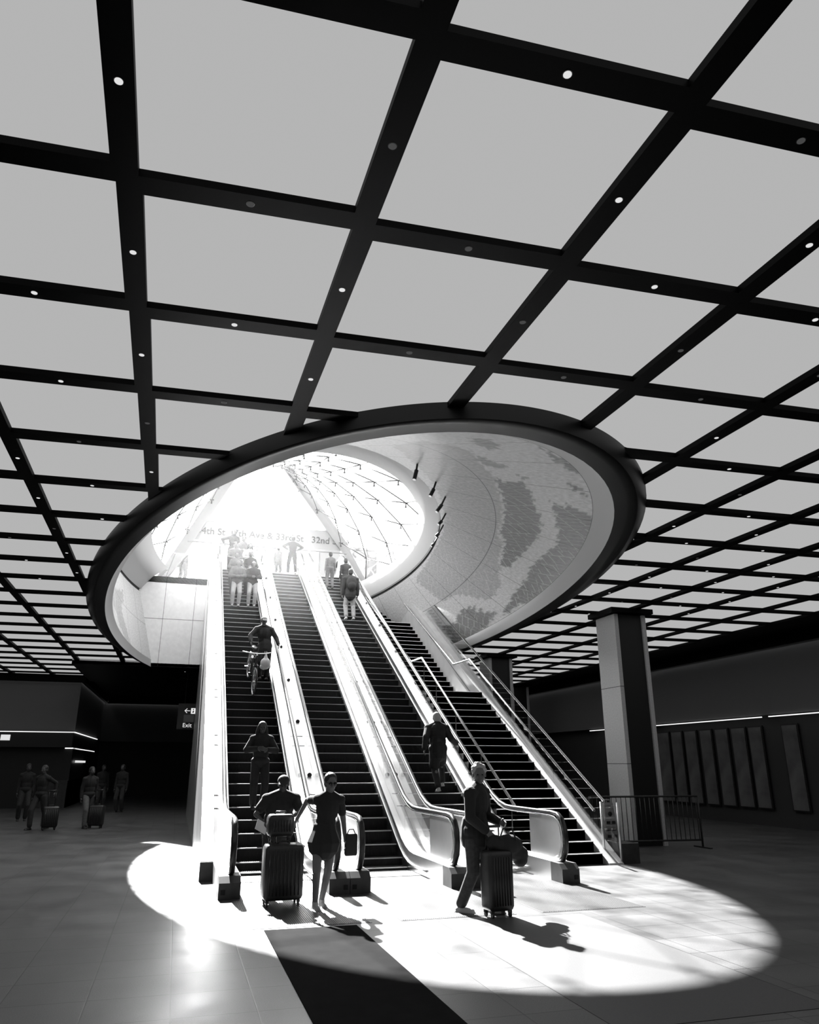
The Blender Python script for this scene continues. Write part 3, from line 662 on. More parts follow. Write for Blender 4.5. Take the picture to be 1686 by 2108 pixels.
# ------------------------------------------------------------------ hanging exit sign
t = thing('exit_sign', 'black hanging sign reading Exit with white arrows, left of the escalators', 'sign', (.70, 31.0, 2.86)); t.scale = (1.94, 1.94, 1.94)
p = MB(); p.box(-.42, .18, 0, .05, .06, .56); p.build('panel', 'signb', t)
p = MB(); p.box(-.30, -.10, -.006, 0, .20, .34); p.build('grey_field', 'signg', t)
text('Exit', .115, (-.31, -.008, .10), t, 'exit_lettering', 'signw', ext=.002); text('Exit', .115, (-.02, -.008, .10), t, 'exit_lettering', 'signw', ext=.002)
text('\u2190', .15, (-.31, -.008, .37), t, 'arrow', 'signw', ext=.002); text('\u2190  \u2192', .12, (-.05, -.008, .38), t, 'arrow', 'signw', ext=.002)
p = MB(); p.box(-.17, -.08, -.008, -.001, .36, .47); p.build('pictogram', 'signw', t)
p = MB(); p.tube([(-.13, -.012, .38), (-.12, -.012, .42)], .012, 6); p.ell((-.125, -.012, .445), (.012, .004, .012), 8, 5); p.build('pictogram_figure', 'signb', t)
p = MB(); p.tube([(-.3, .025, .56), (-.3, .025, 1.188)], .008, 6); p.build('hanger_rod', 'dark', t); p = MB(); p.tube([(.1, .025, .56), (.1, .025, 1.188)], .008, 6); p.build('hanger_rod', 'dark', t)
# ------------------------------------------------------------------ fence, block, caution sign
t = thing('barrier_fence', 'low dark metal bar fence around the foot of the stone column', 'fence', (9.8, 15.0, 0))
p = MB()
P1_, P2_ = Vector((-1.25, .1, 0)), Vector((1.35, -.05, 0))
for z in (1.05, .16): p.tube([P1_+Vector((0, 0, z)), P2_+Vector((0, 0, z))], .02, 8)
p.build('rail', 'dark', t); b0 = None; bmb = MB(); bmb.tube([(0, 0, .16), (0, 0, 1.05)], .009, 6)
for k in range(23):
    if b0 is None: b0 = o = bmb.build('bar', 'dark', t)
    else: o = b0.copy(); COL.objects.link(o); o.parent = t
    o.location = P1_.lerp(P2_, (k+.5)/23)
for k in (0, 1):
    q = (P1_, P2_)[k]; p = MB(); p.tube([q, q+Vector((0, 0, 1.06))], .022, 8); p.box(q.x-.03, q.x+.03, q.y-.28, q.y+.28, 0, .025); p.build('foot_post', 'dark', t)
f = MB(); f.box(7.93, 8.28, 12.95, 13.4, 0, .34); tag(f.build('base_block', 'dark'), 'small black block on the floor at the foot of the stair parapet', 'block')
t = thing('caution_sign', 'tall narrow grey floor caution sign with black print behind the stair end', 'floor sign', (8.17, 13.75, 0))
p = MB(); p.add([(-.17,-.12,0),(.17,-.12,0),(.17,.12,0),(-.17,.12,0),(-.09,-.05,1.0),(.09,-.05,1.0),(.09,.05,1.0),(-.09,.05,1.0)], [(0,1,5,4),(1,2,6,5),(2,3,7,6),(3,0,4,7),(4,5,6,7)]); bd = p.build('body', 'caution', t)
p = MB(); p.tube([(-.06, 0, 1.0), (-.05, 0, 1.05), (.05, 0, 1.05), (.06, 0, 1.0)], .015, 6); p.build('handle', 'caution', t)
p = MB()
for z, hh in ((.62, .05), (.50, .05), (.38, .05)):
    y = -.12+.07*z-.008; wv = .12-.04*z; p.box(-wv, -.02, y-.004, y, z, z+hh); p.box(.02, wv, y-.004, y, z, z+hh)
for z in (.80, .22, .10): p.ell((0, -.12+.07*z-.01, z), (.045, .006, .045), 10, 6)
p.build('printed_marks', 'cautiont', t)
# ------------------------------------------------------------------ luggage
def rbox(mb, cx, cy, z0, z1, hw, hd_, r=.05, mi=0, n=4, zr=.05):
    """upright box with rounded vertical and top/bottom edges"""
    def ring(z, ins):
        pts = []
        for q, (sx, sy) in enumerate(((1,1),(-1,1),(-1,-1),(1,-1))):
            for k in range(n+1):
                a = PI/2*q+PI/2*k/n; pts.append((cx+sx*(hw-r)+(r-ins)*math.cos(a), cy+sy*(hd_-r)+(r-ins)*math.sin(a), z))
        return pts
    lv = [(z0, r*.9), (z0+zr*.3, r*.35), (z0+zr, 0), (z1-zr, 0), (z1-zr*.3, r*.35), (z1, r*.9)]
    rg = [ring(z, i) for z, i in lv]; N = len(rg[0]); vs = [p for q in rg for p in q]
    fs = [(a*N+k, a*N+(k+1) % N, (a+1)*N+(k+1) % N, (a+1)*N+k) for a in range(len(lv)-1) for k in range(N)]
    mb.add(vs, fs, mi, True); o = len(mb.v)-len(vs)
    mb.f += [list(range(o+N-1, o-1, -1)), list(range(o+(len(lv)-1)*N, o+len(lv)*N))]; mb.m += [mi, mi]; mb.sm += [False, False]
def suitcase(label, loc, rz, wd, ht, dp, hdl, group='suitcases', ribs=7):
    t = thing('suitcase', label, 'suitcase', loc, rz, group)
    p = MB(); rbox(p, 0, 0, .07, ht, wd/2, dp/2, .045)
    for k in range(ribs):
        x = -wd/2+.06+(wd-.12)*k/(ribs-1)
        p.tube([(x, -dp/2-.001, .13), (x, -dp/2-.001, ht-.07)], .010, 6)
    p.build('shell', 'case', t)
    wl = MB(); wl.tube([(-.011, 0, .028), (.011, 0, .028)], .028, 12); wl.box(-.02, .02, -.015, .02, .045, .085)
    w0 = None
    for sx in (-1, 1):
        for sy in (-1, 1):
            if w0 is None: w0 = o = wl.build('wheel', 'shoed', t)
            else: o = w0.copy(); COL.objects.link(o); o.parent = t
            o.location = (sx*(wd/2-.05), sy*(dp/2-.05), 0)
    if hdl > ht:
        p = MB()
        for sx in (-1, 1): p.tube([(sx*.09, dp/2-.05, ht-.02), (sx*.09, dp/2-.05, hdl)], .009, 6)
        p.tube([(-.11, dp/2-.05, hdl), (.11, dp/2-.05, hdl)], .016, 8); p.build('pull_handle', 'rubber', t)
    p = MB(); p.tube([(-.08, 0, ht-.005), (-.06, 0, ht+.03), (.06, 0, ht+.03), (.08, 0, ht-.005)], .010, 6); p.build('carry_handle', 'rubber', t)
    return t
suitcase('large ribbed black suitcase standing between the capped man and the woman', (1.45, 10.55, 0), .05, .50, .72, .32, 1.05, ribs=9)
t = suitcase('small black carry-on standing on top of the large ribbed suitcase', (1.40, 10.62, .735), .1, .34, .34, .22, 0)
suitcase('upright black suitcase pulled by the grey-haired man in front', (3.82, 9.08, 0), .15, .34, .72, .25, .98)
suitcase('small dark suitcase rolled by the walker at the far left', (-3.15, 23.6, 0), .3, .4, .6, .25, 1.0)
suitcase('dark suitcase in the shadows beside the walker in pale trousers', (-2.0, 23.9, 0), -.2, .4, .6, .25, 1.0)
t = thing('luggage_tag', 'white paper tag hanging on the pull handle of the large suitcase', 'tag', (1.62, 10.42, .72))
p = MB(); p.obox((.03, 0, -.01), (.055, 0, -.03), (.01, 0, .018), (0, .001, 0)); p.build('paper_card', 'paper', t); p = MB(); p.tube([(-.02, 0, .02), (-.05, .05, .12)], .003, 5); p.build('loop', 'paper', t)
# ------------------------------------------------------------------ people
def remesh(mb, name, key, vox, parent=None, sm=2):
    me = bpy.data.meshes.new(name); me.from_pydata(mb.v, [], mb.f)
    o = bpy.data.objects.new('tmp', me); COL.objects.link(o)
    r = o.modifiers.new('r', 'REMESH'); r.mode = 'VOXEL'; r.voxel_size = vox; r.use_smooth_shade = True
    s = o.modifiers.new('s', 'SMOOTH'); s.iterations = sm; s.factor = .5
    bpy.context.view_layer.update(); dg = bpy.context.evaluated_depsgraph_get()
    m2 = bpy.data.meshes.new_from_object(o.evaluated_get(dg)); bpy.data.objects.remove(o); bpy.data.meshes.remove(me)
    m2.name = name; m2.materials.clear(); m2.materials.append(M[key])
    m2.polygons.foreach_set('use_smooth', [True]*len(m2.polygons))
    o = bpy.data.objects.new(name, m2); COL.objects.link(o)
    if parent: o.parent = parent
    return o
def ik(a, b, l1, l2, pole):
    a, b = Vector(a), Vector(b); d = b-a; L = d.length
    if L > (l1+l2)*.995: b = a + d*((l1+l2)*.995/L); d = b-a; L = d.length
    u = d/L; x = (l1*l1-l2*l2+L*L)/(2*L); hh = math.sqrt(max(l1*l1-x*x, 0)); pl = Vector(pole); pl = pl-u*pl.dot(u)
    if pl.length < 1e-4: pl = Vector((0, -1, 0))
    return a+u*x+pl.normalized()*hh, b
def hand(mb, wr, d, side, s, curl=.5, palm=None):
    """palm, four unequal bent fingers and a thumb leaving the side of the palm"""
    d = Vector(d).normalized(); nrm = Vector(palm) if palm else Vector((side*-1, 0, 0)); nrm = (nrm-d*nrm.dot(d)); nrm = nrm.normalized() if nrm.length > .01 else Vector((0, 1, 0))
    acr = d.cross(nrm)*side     # towards thumb side
    if acr.y > 0 and not palm: acr = -acr
    k = s
    mb.cap(wr, wr+d*.03*k, .026*k, .03*k)
    for q in (-1.0, -.33, .33, 1.0): mb.cap(wr+d*.02*k+acr*q*.018*k, wr+d*.085*k+acr*q*.028*k, .015*k, .0135*k, 8)
    for q, L in ((-1.0, .058), (-.33, .072), (.33, .078), (1.0, .070)):
        b0_ = wr+d*.088*k+acr*q*.029*k; d1 = (d+nrm*curl*.7).normalized(); d2 = (d+nrm*curl*2.2).normalized()
        p1 = b0_+d1*L*.5*k; p2 = p1+d2*L*.5*k
        mb.cap(b0_, p1, .0105*k, .0095*k, 8); mb.cap(p1, p2, .0095*k, .0082*k, 8)
    t0 = wr+d*.03*k+acr*.024*k; t1 = t0+(d*.6+acr*.8+nrm*.3).normalized()*.038*k; t2 = t1+(d*.9+acr*.25+nrm*.5).normalized()*.032*k
    mb.cap(t0, t1, .0135*k, .011*k, 8); mb.cap(t1, t2, .011*k, .009*k, 8)
def person(label, loc, rz, h, feet=((-.10,0,0),(.10,0,0)), hands=(None, None), lean=(0,0), hip=(0,0), crouch=0, turn=0, tilt=0, top=('cloth','long'), bot=('cloth2','long'),
           shoes='shoed', hair=('short','hair'), sk='skin', vox=.012, hem=0, glasses=False, coat=False, curl=.5, wide=1.0, group=None, flare=0, loose=0):
    s = h/1.75; t = thing('person', label, 'person', loc, rz, group)
    V = Vector; P = V((hip[0], hip[1], (.93-crouch)*s)); LN = V((lean[0], lean[1], 0)); N = P+LN+V((0, 0, .52*s)); C = P+LN*.65+V((0, 0, .34*s)); Wp = P+LN*.3+V((0, 0, .16*s))
    hc = N+V((0, -.018*s, .152*s))+LN*.25; sw = .172*s*wide
    sh = [N+V((sd*sw, 0.01, -.075*s)) for sd in (-1, 1)]; hj = [P+V((sd*.088*s, 0, -.03*s)) for sd in (-1, 1)]
    B = MB()
    def torso(mb, g):
        mb.ell(P, (.150*s*wide+g, .105*s+g, .115*s+g)); mb.ell(Wp, (.130*s*wide+g, .095*s+g, .15*s+g)); mb.ell(C, (.155*s*wide+g, .108*s+g, .19*s+g))
        mb.cap(sh[0], sh[1], .056*s+g, .056*s+g); mb.cap(sh[0]+V((.03*s,0,.01*s)), N+V((0,0,.01*s)), .045*s+g, .045*s+g); mb.cap(sh[1]+V((-.03*s,0,.01*s)), N+V((0,0,.01*s)), .045*s+g, .045*s+g); mb.cap(C+V((0, .0, .08*s)), N+V((0, 0, -.02*s)), .10*s+g*.5, .062*s+g*.5)
    torso(B, 0)
    B.cap(N+V((0, .005, -.03*s)), hc+V((0, .012*s, -.06*s)), .064*s, .058*s)
    R = Matrix.Rotation(turn, 3, 'Z') @ Matrix.Rotation(tilt, 3, 'X')
    HS = s*1.07
    def hp(x, y, z): return hc + R @ V((x*HS, y*HS, z*HS))
    # head: skull, jaw, brow, nose, lips, ears
    B.ell(hp(0, .008, .025), (.080*s, .098*s, .098*s), rot=R); B.ell(hp(0, -.022, -.045), (.060*s, .066*s, .068*s), rot=R); B.ell(hp(0, -.052, -.085), (.026*s, .024*s, .020*s), rot=R)
    B.cap(hp(-.03, -.074, .022), hp(.03, -.074, .022), .014*s, .014*s, 8); B.cap(hp(0, -.080, .012), hp(0, -.104, -.024), .009*s, .014*s, 8)
    B.cap(hp(-.016, -.082, -.052), hp(.016, -.082, -.052), .009*s, .009*s, 8)
    for sd in (-1, 1):
        B.ell(hp(sd*.077, .008, -.008), (.010*s, .020*s, .032*s), rot=R); B.ell(hp(sd*.040, -.062, -.022), (.022*s, .02*s, .022*s), rot=R)
    ankles = []
    knees = []
    for k, sd in enumerate((-1, 1)):
        fx, fy, fz = feet[k][:3]; toe = feet[k][3] if len(feet[k]) > 3 else 0; pitch = feet[k][4] if len(feet[k]) > 4 else 0
        an = V((fx, fy+.05*s, fz+.085*s+pitch*.5)); kn, an = ik(hj[k], an, .435*s, .425*s, (sd*.15, -1, .1)); knees.append(kn)
        B.cap(hj[k], kn, .088*s, .058*s); B.cap(kn, an, .055*s, .038*s); B.ell(kn.lerp(an, .28)+V((0, .018*s, 0)), (.052*s, .055*s, .10*s))
        fd = V((math.sin(toe), -math.cos(toe), -pitch*1.5)).normalized(); he = V((an.x, an.y, an.z-.055*s))-fd*.02*s
        B.cap(he, he+fd*.15*s+V((0, 0, -.008*s if not pitch else 0)), .030*s, .024*s); ankles.append((an, he, fd))
    wrs = []
    for k, sd in enumerate((-1, 1)):
        hd0 = hands[k]
        tgt = V(hd0[:3]) if hd0 else sh[k]+V((sd*.06*s, -.03*s, -.53*s))
        pole = V(hd0[3]) if hd0 and len(hd0) > 3 else V((sd*.35, 1, -.2))
        el, wr = ik(sh[k], tgt, .285*s, .255*s, pole)
        B.cap(sh[k], el, .050*s, .040*s); B.cap(el, wr, .038*s, .026*s)
        hand(B, wr, (wr-el), sd, s, curl, palm=(hd0[4] if hd0 and len(hd0) > 4 else None)); wrs.append((el, wr))
    remesh(B, 'body', sk, vox, t, 1)
    # eyes
    E_ = MB()
    for sd in (-1, 1): E_.ell(hp(sd*.030, -.078, .0), (.011*s, .008*s, .007*s), 8, 6, rot=R)
    E_.build('eyes', 'eye', t)
    # top
    ck, sl_ = top; G = MB(); g = .022*s+loose; torso(G, g)
    if hem: G.cap(P+V((0, 0, .05*s)), P+V((0, 0, -hem*s)), (.15*s+g), (.16*s+g+flare)); 
    else: G.ell(P+V((0, 0, .02*s)), (.150*s*wide+g+.01, .108*s+g+.01, .10*s))
    if coat:
        for k in (0, 1): G.cap(hj[k], hj[k].lerp(knees[k], .75), .12*s, .125*s)
    for k in (0, 1):
        el, wr = wrs[k]
        if sl_ == 'short': G.cap(sh[k], sh[k].lerp(el, .62), .064*s+loose, .062*s+loose)
        else: G.cap(sh[k], el, .066*s+loose, .056*s+loose); G.cap(el, el.lerp(wr, .93), .055*s+loose, .042*s+loose)
    if sl_ == 'hood': G.ell(hc+V((0, .035*s, .005)), (.105*s, .105*s, .13*s)); G.cap(hc+V((0, .03, -.1*s)), N, .09*s, .10*s)
    remesh(G, 'jacket' if sl_ != 'short' else 'shirt', ck, vox, t)
    # bottom
    bk_, ln = bot; G = MB(); G.ell(P+V((0, 0, -.01*s)), (.155*s, .115*s, .125*s))
    for k in (0, 1):
        an, he, fd = ankles[k]; kn = knees[k]
        if ln == 'shorts': G.cap(hj[k], hj[k].lerp(kn, .42), .096*s, .090*s)
        else: G.cap(hj[k], kn, .104*s, .082*s); G.cap(kn, kn.lerp(an, .93), .080*s, .070*s)
    remesh(G, 'shorts' if ln == 'shorts' else 'trousers', bk_, vox, t)
    for k in (0, 1):
        an, he, fd = ankles[k]; G = MB(); G.cap(he-fd*.012*s, he+fd*.168*s+V((0, 0, -.006*s)), .040*s, .034*s); G.cap(an, he+fd*.03*s, .043*s, .042*s)
        G.obox(he+fd*.075*s+V((0, 0, -.026*s)), fd*.125*s, V((fd.y, -fd.x, 0)).normalized()*.042*s, V((0, 0, .012*s)))
        remesh(G, 'shoe', shoes, vox*.8, t, 2)
    # hair or hat
    st, hk = hair; G = MB()
    if st in ('short', 'curly', 'long', 'up'):
        G.ell(hp(0, .022, .040), (.092*s, .102*s, .100*s), rot=R)
        G.ell(hp(0, .045, -.01), (.084*s, .076*s, .082*s), rot=R)
        if st == 'curly':
            for k in range(26):
                a = random.uniform(0, 2*PI); e = random.uniform(-.1, 1.3); G.ell(hp(.078*math.cos(a)*math.cos(e), .03+.086*math.sin(a)*math.cos(e) if math.sin(a) > -.5 else -.03, .045+.085*math.sin(e)), (.024*s,)*3, 8, 6)
        if st == 'up': G.ell(hp(.0, .07, .10), (.035*s, .035*s, .03*s))
        if st == 'long':
            for sd in (-1, 1):
                pr_ = hp(sd*.062, .02, .02)
                for q, (dx, dz) in enumerate(((.09, -.08), (.105, -.17), (.10, -.27), (.085, -.36))):
                    p2 = hp(sd*dx+random.uniform(-.012, .012), .03-.01*q, dz); G.cap(pr_, p2, (.044-.004*q)*s, (.042-.006*q)*s); pr_ = p2
            G.cap(hp(0, .07, 0), hp(0, .09, -.3), .07*s, .06*s)
        remesh(G, 'hair', hk, max(vox*.8, .008), t, 1)
    elif st == 'cap':
        G.ell(hp(0, .012, .045), (.094*s, .110*s, .086*s), rot=R); G.obox(hp(0, -.115, .038), R @ V((.062*s, 0, 0)), R @ V((0, .045*s, .012*s)), R @ V((0, 0, .006*s)))
        remesh(G, 'cap', hk, .008, t, 1)
        G = MB(); G.ell(hp(0, .045, -.01), (.072*s, .064*s, .06*s), rot=R); G.build('hair', 'hair', t)
    if glasses:
        G = MB()
        for sd in (-1, 1): G.ell(hp(sd*.031, -.088, .004), (.026*s, .006*s, .021*s), 10, 6, rot=R); G.tube([hp(sd*.056, -.082, .008), hp(sd*.078, .0, .008)], .003, 5)
        G.tube([hp(-.01, -.092, .008), hp(.01, -.092, .008)], .003, 5); G.build('sunglasses', 'lensd', t)
    return t
D_ = Vector
person('man in flat dark cap behind the large suitcase, holding papers', (1.42, 11.30, 0), .05, 1.57, feet=((-.1,-.05,0),(.1,.1,0)), hands=((-.20,-.32,.93,(-1,.3,-.3)), (.14,-.42,1.02,(1,.2,-.3))), lean=(.05,-.08), turn=-.3, tilt=.25, top=('cloth','short'), bot=('cloth','long'), hair=('cap','cloth2'), sk='skind', vox=.010, wide=1.3, hem=.12, loose=.015)
person('woman in sunglasses and short dress-like top walking, reaching back to the suitcase', (1.90, 10.12, 0), .0, 1.61, feet=((-.08,-.02,0,.1),(.03,.14,.0,.1)), hands=((-.30,.28,1.05,(-.2,1,.4),(0,0,-1)), (.27,-.02,.80)), lean=(.04,-.03), turn=.15, tilt=.12, top=('cloth','short'), bot=('cloth','shorts'), shoes='shoe', hair=('up','hair'), sk='skin', vox=.008, hem=.10, glasses=True, flare=.05, wide=.92)
t = thing('handbag', 'small dark flat handbag carried in the left hand of the woman in sunglasses', 'bag', (2.24, 10.07, .60), .2)
p = MB(); rbox(p, 0, 0, 0, .26, .085, .03, .02, zr=.03); p.build('pouch', 'bag', t); p = MB(); p.tube([(-.06, 0, .25), (-.03, 0, .31), (.03, 0, .31), (.06, 0, .25)], .007, 6); p.build('strap', 'bag', t)
person('grey-haired man in dark clothes and pale trainers beside the upright suitcase', (3.67, 9.38, 0), .75, 1.73, feet=((-.10,.12,0,.1),(.09,-.2,0,.0)), hands=((-.14,-.22,.93,(-.8,.6,-.2)), (.14,-.28,1.02,(.5,1,-.3))), lean=(0,-.05), turn=-1.0, tilt=.06, top=('cloth','long'), bot=('denim','long'), shoes='shoe', hair=('curly','hairg'), sk='skin', vox=.008, hem=.08, wide=1.18, loose=.012)
t = thing('duffel_bag', 'slumped black duffel bag lying over the top of the upright suitcase', 'bag', (3.98, 9.12, .66), .1)
p = MB(); p.cap((-.16, .0, .13), (.20, .02, .0), .105, .10); p.ell((.02, 0, .10), (.20, .12, .13)); p.ell((.2, .03, -.06), (.09, .10, .09)); remesh(p, 'bag_body', 'bag', .012, t); 
p = MB(); p.tube([(-.14, -.08, .18), (-.10, -.1, .30), (.02, -.1, .31), (.08, -.1, .17)], .010, 6); p.build('strap', 'bag', t)
person('white-haired person in long dark coat seen from behind, stepping up the right escalator', (5.26, 15.45, 1.16), PI-.1, 1.62, feet=((-.10,-.12,.12),(.06,.22,.0,0,.06)), hands=((-.43,-.12,.97,(-.4,.6,-1)), (.30,.05,.86)), lean=(.0,-.10), tilt=.1, top=('cloth','long'), bot=('cloth','long'), shoes='shoe', hair=('short','hairg'), vox=.010, wide=1.2, coat=True, hem=.1, loose=.02)
person('woman with long curly hair standing low on the left escalator', (1.54, 15.05, .90), 0, 1.60, feet=((-.09,0,.0),(.09,0,.0)), hands=((-.10,-.24,1.08,(-1,.6,-.3)), (.10,-.24,1.06,(1,.6,-.3))), top=('cloth','long'), bot=('cloth','long'), hair=('long','hair'), vox=.010, loose=.012, sk='skind')
person('cyclist in a pale-fronted cap holding a bicycle on the left escalator', (1.98, 20.05, 3.81), .0, 1.66, feet=((-.09,0,0),(.09,.1,.0)), hands=((-.40,-.30,.93,(-1,.6,.1)), (.33,-.22,.90,(.6,1,.1))), lean=(-.06,-.06), turn=.1, tilt=.2, top=('cloth2','long'), bot=('cloth','long'), hair=('cap','cloth4'), vox=.010, wide=1.15, hem=.1, loose=.012)
# bicycle
t = thing('bicycle', 'dark bicycle standing nose down on the left escalator beside the cyclist', 'bicycle', (1.66, 19.25, 3.36), 0)
t.rotation_euler = (math.radians(30), 0, .08)
def wheel(name, y):
    p = MB(); Rw = .33
    p.tube([(0, y+Rw*math.cos(a), Rw+Rw*math.sin(a)) for a in frange(0, 2*PI, PI/16)], .020, 8, cap=False); wo = p.build(name, 'rubber', t)
    p = MB(); p.tube([(-.04, y, Rw), (.04, y, Rw)], .02, 8)
    for k in range(16):
        a = 2*PI*k/16; p.tube([(.02*(-1)**k, y, Rw), (0, y+.3*math.cos(a), Rw+.3*math.sin(a))], .002, 4)
    p.tube([(0, y+.305*math.cos(a), Rw+.305*math.sin(a)) for a in frange(0, 2*PI, PI/16)], .010, 6, cap=False); p.build('spokes', 'steel', wo)
wheel('wheel', 0); wheel('wheel', 1.05)
p = MB(); hb, st_, bb = D_((0, .16, .88)), D_((0, .70, .80)), D_((0, .60, .30))
for a, b, r in ((hb, st_, .018), (D_((0, .14, .80)), bb, .022), (st_, bb, .018), (bb, D_((0, 1.05, .33)), .012), (st_, D_((0, 1.05, .33)), .010), (D_((0, .12, .72)), D_((0, .17, .97)), .02)): p.tube([a, b], r, 8)
p.build('frame', 'cloth2', t)
p = MB()
for sx in (-1, 1): p.tube([(sx*.05, .12, .72), (sx*.05, 0, .33)], .011, 6)
p.tube([(-.05, .12, .72), (.05, .12, .72)], .015, 6); p.build('fork', 'dark', t)
p = MB(); p.tube([(-.36, .24, 1.02), (-.2, .14, 1.03), (0, .17, 1.0), (.2, .14, 1.03), (.36, .24, 1.02)], .013, 8); hbo = p.build('handlebar', 'chrome', t)
p = MB(); p.ell((0, .72, .95), (.07, .13, .035)); p.tube([(0, .70, .8), (0, .71, .93)], .014, 6); p.build('saddle', 'rubber', t)
p = MB(); p.tube([(-.09, .60, .30), (.09, .60, .30)], .014, 6); p.tube([(.09, .60, .30), (.09, .52, .16)], .010, 6); p.tube([(-.09, .60, .30), (-.09, .68, .44)], .010, 6); p.box(.09, .18, .49, .55, .14, .165); p.box(-.18, -.09, .65, .71, .43, .455); p.build('crank', 'dark', t)
p = MB(); p.ell((-.12, .10, .95), (.03, .03, .04)); p.build('front_lamp', 'lens', t)
t = thing('plastic_bag', 'pale thin plastic bag hanging from the bicycle handlebar', 'bag', (1.93, 19.15, 3.98), 0)
p = MB(); p.ell((0, 0, .13), (.13, .09, .15)); p.cap((0, 0, .2), (0, 0, .38), .07, .02); p.ell((-.05, 0, .05), (.09, .07, .07)); remesh(p, 'bag_body', 'plastic', .010, t, 1)
p = MB(); p.tube([(-.02, 0, .36), (-.03, .02, .44), (.02, .02, .44), (.02, 0, .36)], .006, 5); p.build('handles', 'plastic', t)
# riders at the top
G1 = 'riders crowded near the top of the left escalator'
cl_h = ((-.07,-.20,.98,(-1,.5,-.3)), (.07,-.20,.98,(1,.5,-.3)))
def on(y): return prof(13.0+.346*math.ceil((y-13.0)/.346-1e-6))
person('front left rider in hooded grey jacket and wide pale trousers, left escalator', (1.40, 25.1, prof(25.1)), 0, 1.60, hands=cl_h, top=('cloth3','hood'), bot=('cloth4','long'), shoes='shoe', hair=('none',''), vox=.014, loose=.02, group=G1)
person('front right rider in dark hooded jacket and pale trousers, left escalator', (1.93, 25.15, prof(25.15)), 0, 1.58, hands=cl_h, top=('cloth2','hood'), bot=('cloth4','long'), shoes='shoe', hair=('none',''), vox=.014, loose=.02, group=G1)
person('dark-haired rider just behind the pale-jacketed hooded one, left escalator', (1.38, 26.0, prof(26.0)), 0, 1.62, hands=cl_h, top=('cloth3','long'), bot=('cloth2','long'), hair=('short','hair'), vox=.016, group=G1)
person('dark rider directly behind the dark hooded jacket, left escalator', (1.88, 26.2, prof(26.2)), 0, 1.62, hands=cl_h, top=('cloth2','long'), bot=('cloth2','long'), hair=('short','hair'), vox=.016, group=G1)
person('rider in grey top in the middle row of the crowd, left side', (1.36, 27.1, prof(27.1)), 0, 1.66, hands=cl_h, top=('cloth3','long'), bot=('cloth2','long'), hair=('short','hair'), vox=.016, group=G1)
person('rider in pale shirt in the middle row of the crowd, right side', (1.90, 27.3, prof(27.3)), 0, 1.60, hands=cl_h, top=('cloth4','long'), bot=('cloth3','long'), hair=('long','hair'), vox=.016, group=G1)
person('rider between the rows near the right rail of the left escalator', (1.72, 28.2, prof(28.2)), 0, 1.60, hands=cl_h, top=('cloth3','long'), bot=('cloth2','long'), hair=('short','hair'), vox=.016, group=G1)
person('tallest hooded figure at the very top left of the crowd', (1.34, 28.7, prof(28.7)), 0, 1.72, hands=((-.35,0,1.1,(-1,.5,0)), (.2,-.15,1.0)), top=('cloth2','hood'), bot=('cloth2','long'), hair=('none',''), vox=.014, group=G1)
person('man in dark sweater with hands on hips at the top of the middle escalator', (3.76, 29.25, ZE-.05), PI, 1.60, feet=((-.14,.05,0),(.14,-.12,0)), hands=((-.20,-.02,1.02,(-1,.3,0)), (.20,-.02,1.02,(1,.3,0))), top=('cloth2','long'), bot=('cloth2','long'), shoes='shoe', hair=('short','hair'), vox=.012, wide=1.1)
person('person waiting with luggage left of the man with hands on hips', (3.30, 30.3, ZE), PI*.8, 1.35, top=('cloth3','long'), bot=('cloth3','long'), hair=('short','hair'), vox=.016)
person('rider with round dark backpack in pale trousers on the right escalator', (5.20, 24.5, prof(24.5)), PI, 1.78, feet=((-.13,0,0),(.13,0,0)), top=('cloth2','long'), bot=('cloth4','long'), shoes='shoe', hair=('short','hair'), vox=.012, hem=.1, wide=1.15, loose=.02)
t = thing('backpack', 'dark round backpack on the back of the rider in pale trousers', 'backpack', (5.20, 24.30, prof(24.5)+.98), 0)
p = MB(); p.ell((0, 0, .22), (.19, .13, .26)); p.ell((0, -.09, .13), (.14, .08, .14)); remesh(p, 'pack', 'bag', .014, t); 
for sx in (-1, 1):
    p = MB(); p.tube([(sx*.11, .08, .06), (sx*.15, .22, .05), (sx*.13, .28, .30), (sx*.10, .10, .44)], .016, 6); p.build('strap', 'bag', t)
person('short-haired rider in dark top ahead of the backpack rider', (5.42, 26.5, prof(26.5)), PI, 1.55, top=('cloth2','long'), bot=('cloth2','long'), hair=('short','hair'), vox=.014)
person('paler rider at the left rail ahead of the backpack rider', (5.02, 27.5, prof(27.5)), PI, 1.45, top=('cloth3','long'), bot=('cloth3','long'), hair=('short','hair'), vox=.016)
person('person at street level behind the glass railing, far left', (-.50, 30.9, ZS), .6, 1.6, top=('cloth3','long'), bot=('cloth3','long'), hair=('short','hair'), vox=.016)
person('shadowed walker with a suitcase at the far left', (-3.50, 23.9, 0), -.5, 1.68, feet=((-.1,-.2,0),(.1,.25,.0)), hands=(None, (.28,.2,.95,(.3,1,0))), vox=.014, hair=('short','hair'), sk='skind')
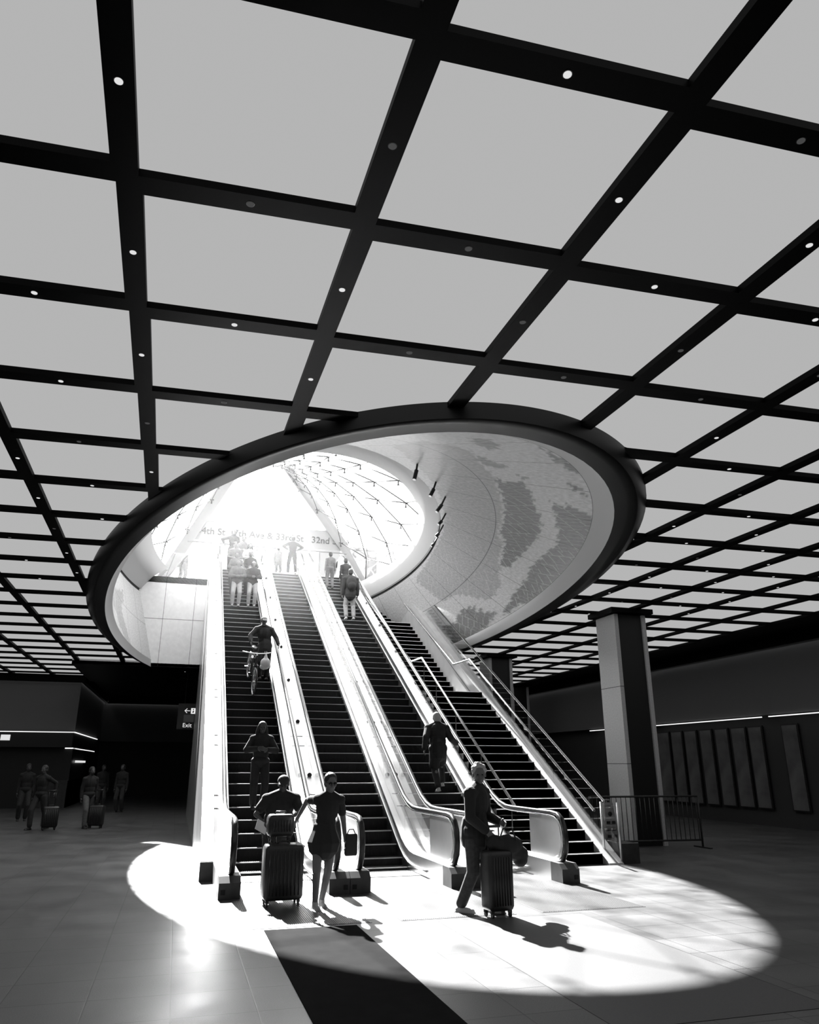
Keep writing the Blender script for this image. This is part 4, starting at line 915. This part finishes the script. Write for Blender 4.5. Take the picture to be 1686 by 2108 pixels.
person('shadowed walker in pale trousers with a suitcase', (-2.28, 24.05, 0), .5, 1.64, feet=((-.1,-.22,0),(.1,.25,.0)), bot=('cloth3','long'), vox=.014, hair=('short','hair'), sk='skind')
person('shadowed figure behind the leftmost walker', (-4.50, 27.5, 0), .2, 1.72, vox=.016, hair=('short','hair'), sk='skind')
person('distant shadowed figure beside the escalator wall', (-1.9, 31.5, 0), -.3, 1.7, vox=.016, hair=('short','hair'), sk='skind')
person('distant shadowed figure right of the shop counter', (-2.7, 33.0, 0), .3, 1.68, vox=.016, hair=('short','hair'), sk='skind')
t = thing('paper_sheets', 'folded white papers held by the man in the flat cap', 'papers', (1.19, 10.93, .90), 0)
p = MB(); p.obox((0, 0, 0), (.07, 0, -.04), (.02, .03, .06), (0, .002, 0)); p.build('sheet', 'paper', t)

# ------------------------------------------------------------------ haze inside the opening: sunlit dust, with lens bloom imitated by the same volume
def haze(name, loc, rad, dens, lab):
    mt = bpy.data.materials.new('dust_and_bloom'); mt.use_nodes = True; nt = mt.node_tree; nt.nodes.clear(); N = nt.nodes.new; Lk = nt.links.new
    tc = N('ShaderNodeTexCoord'); ln = N('ShaderNodeVectorMath'); ln.operation = 'LENGTH'; Lk(tc.outputs['Object'], ln.inputs[0])
    mr = N('ShaderNodeMapRange'); mr.interpolation_type = 'SMOOTHSTEP'; mr.inputs[1].default_value = .15; mr.inputs[2].default_value = 1.0; mr.inputs[3].default_value = dens; mr.inputs[4].default_value = 0
    Lk(ln.outputs['Value'], mr.inputs[0]); v = N('ShaderNodeVolumeScatter'); v.inputs['Anisotropy'].default_value = .55; v.inputs['Color'].default_value = (1, 1, 1, 1); Lk(mr.outputs[0], v.inputs['Density'])
    o_ = N('ShaderNodeOutputMaterial'); Lk(v.outputs[0], o_.inputs['Volume']); M['haze'] = mt
    p = MB(); p.ell((0, 0, 0), (1, 1, 1), 32, 20); o = p.build(name, 'haze'); o.location = loc; o.scale = rad
    tag(o, lab, 'haze', kind='stuff')
haze('haze', (1.9, 25.5, 8.4), (4.2, 9.5, 4.2), .0055, 'bright haze over the escalator tops, sunlit dust and imitated lens bloom in one volume')
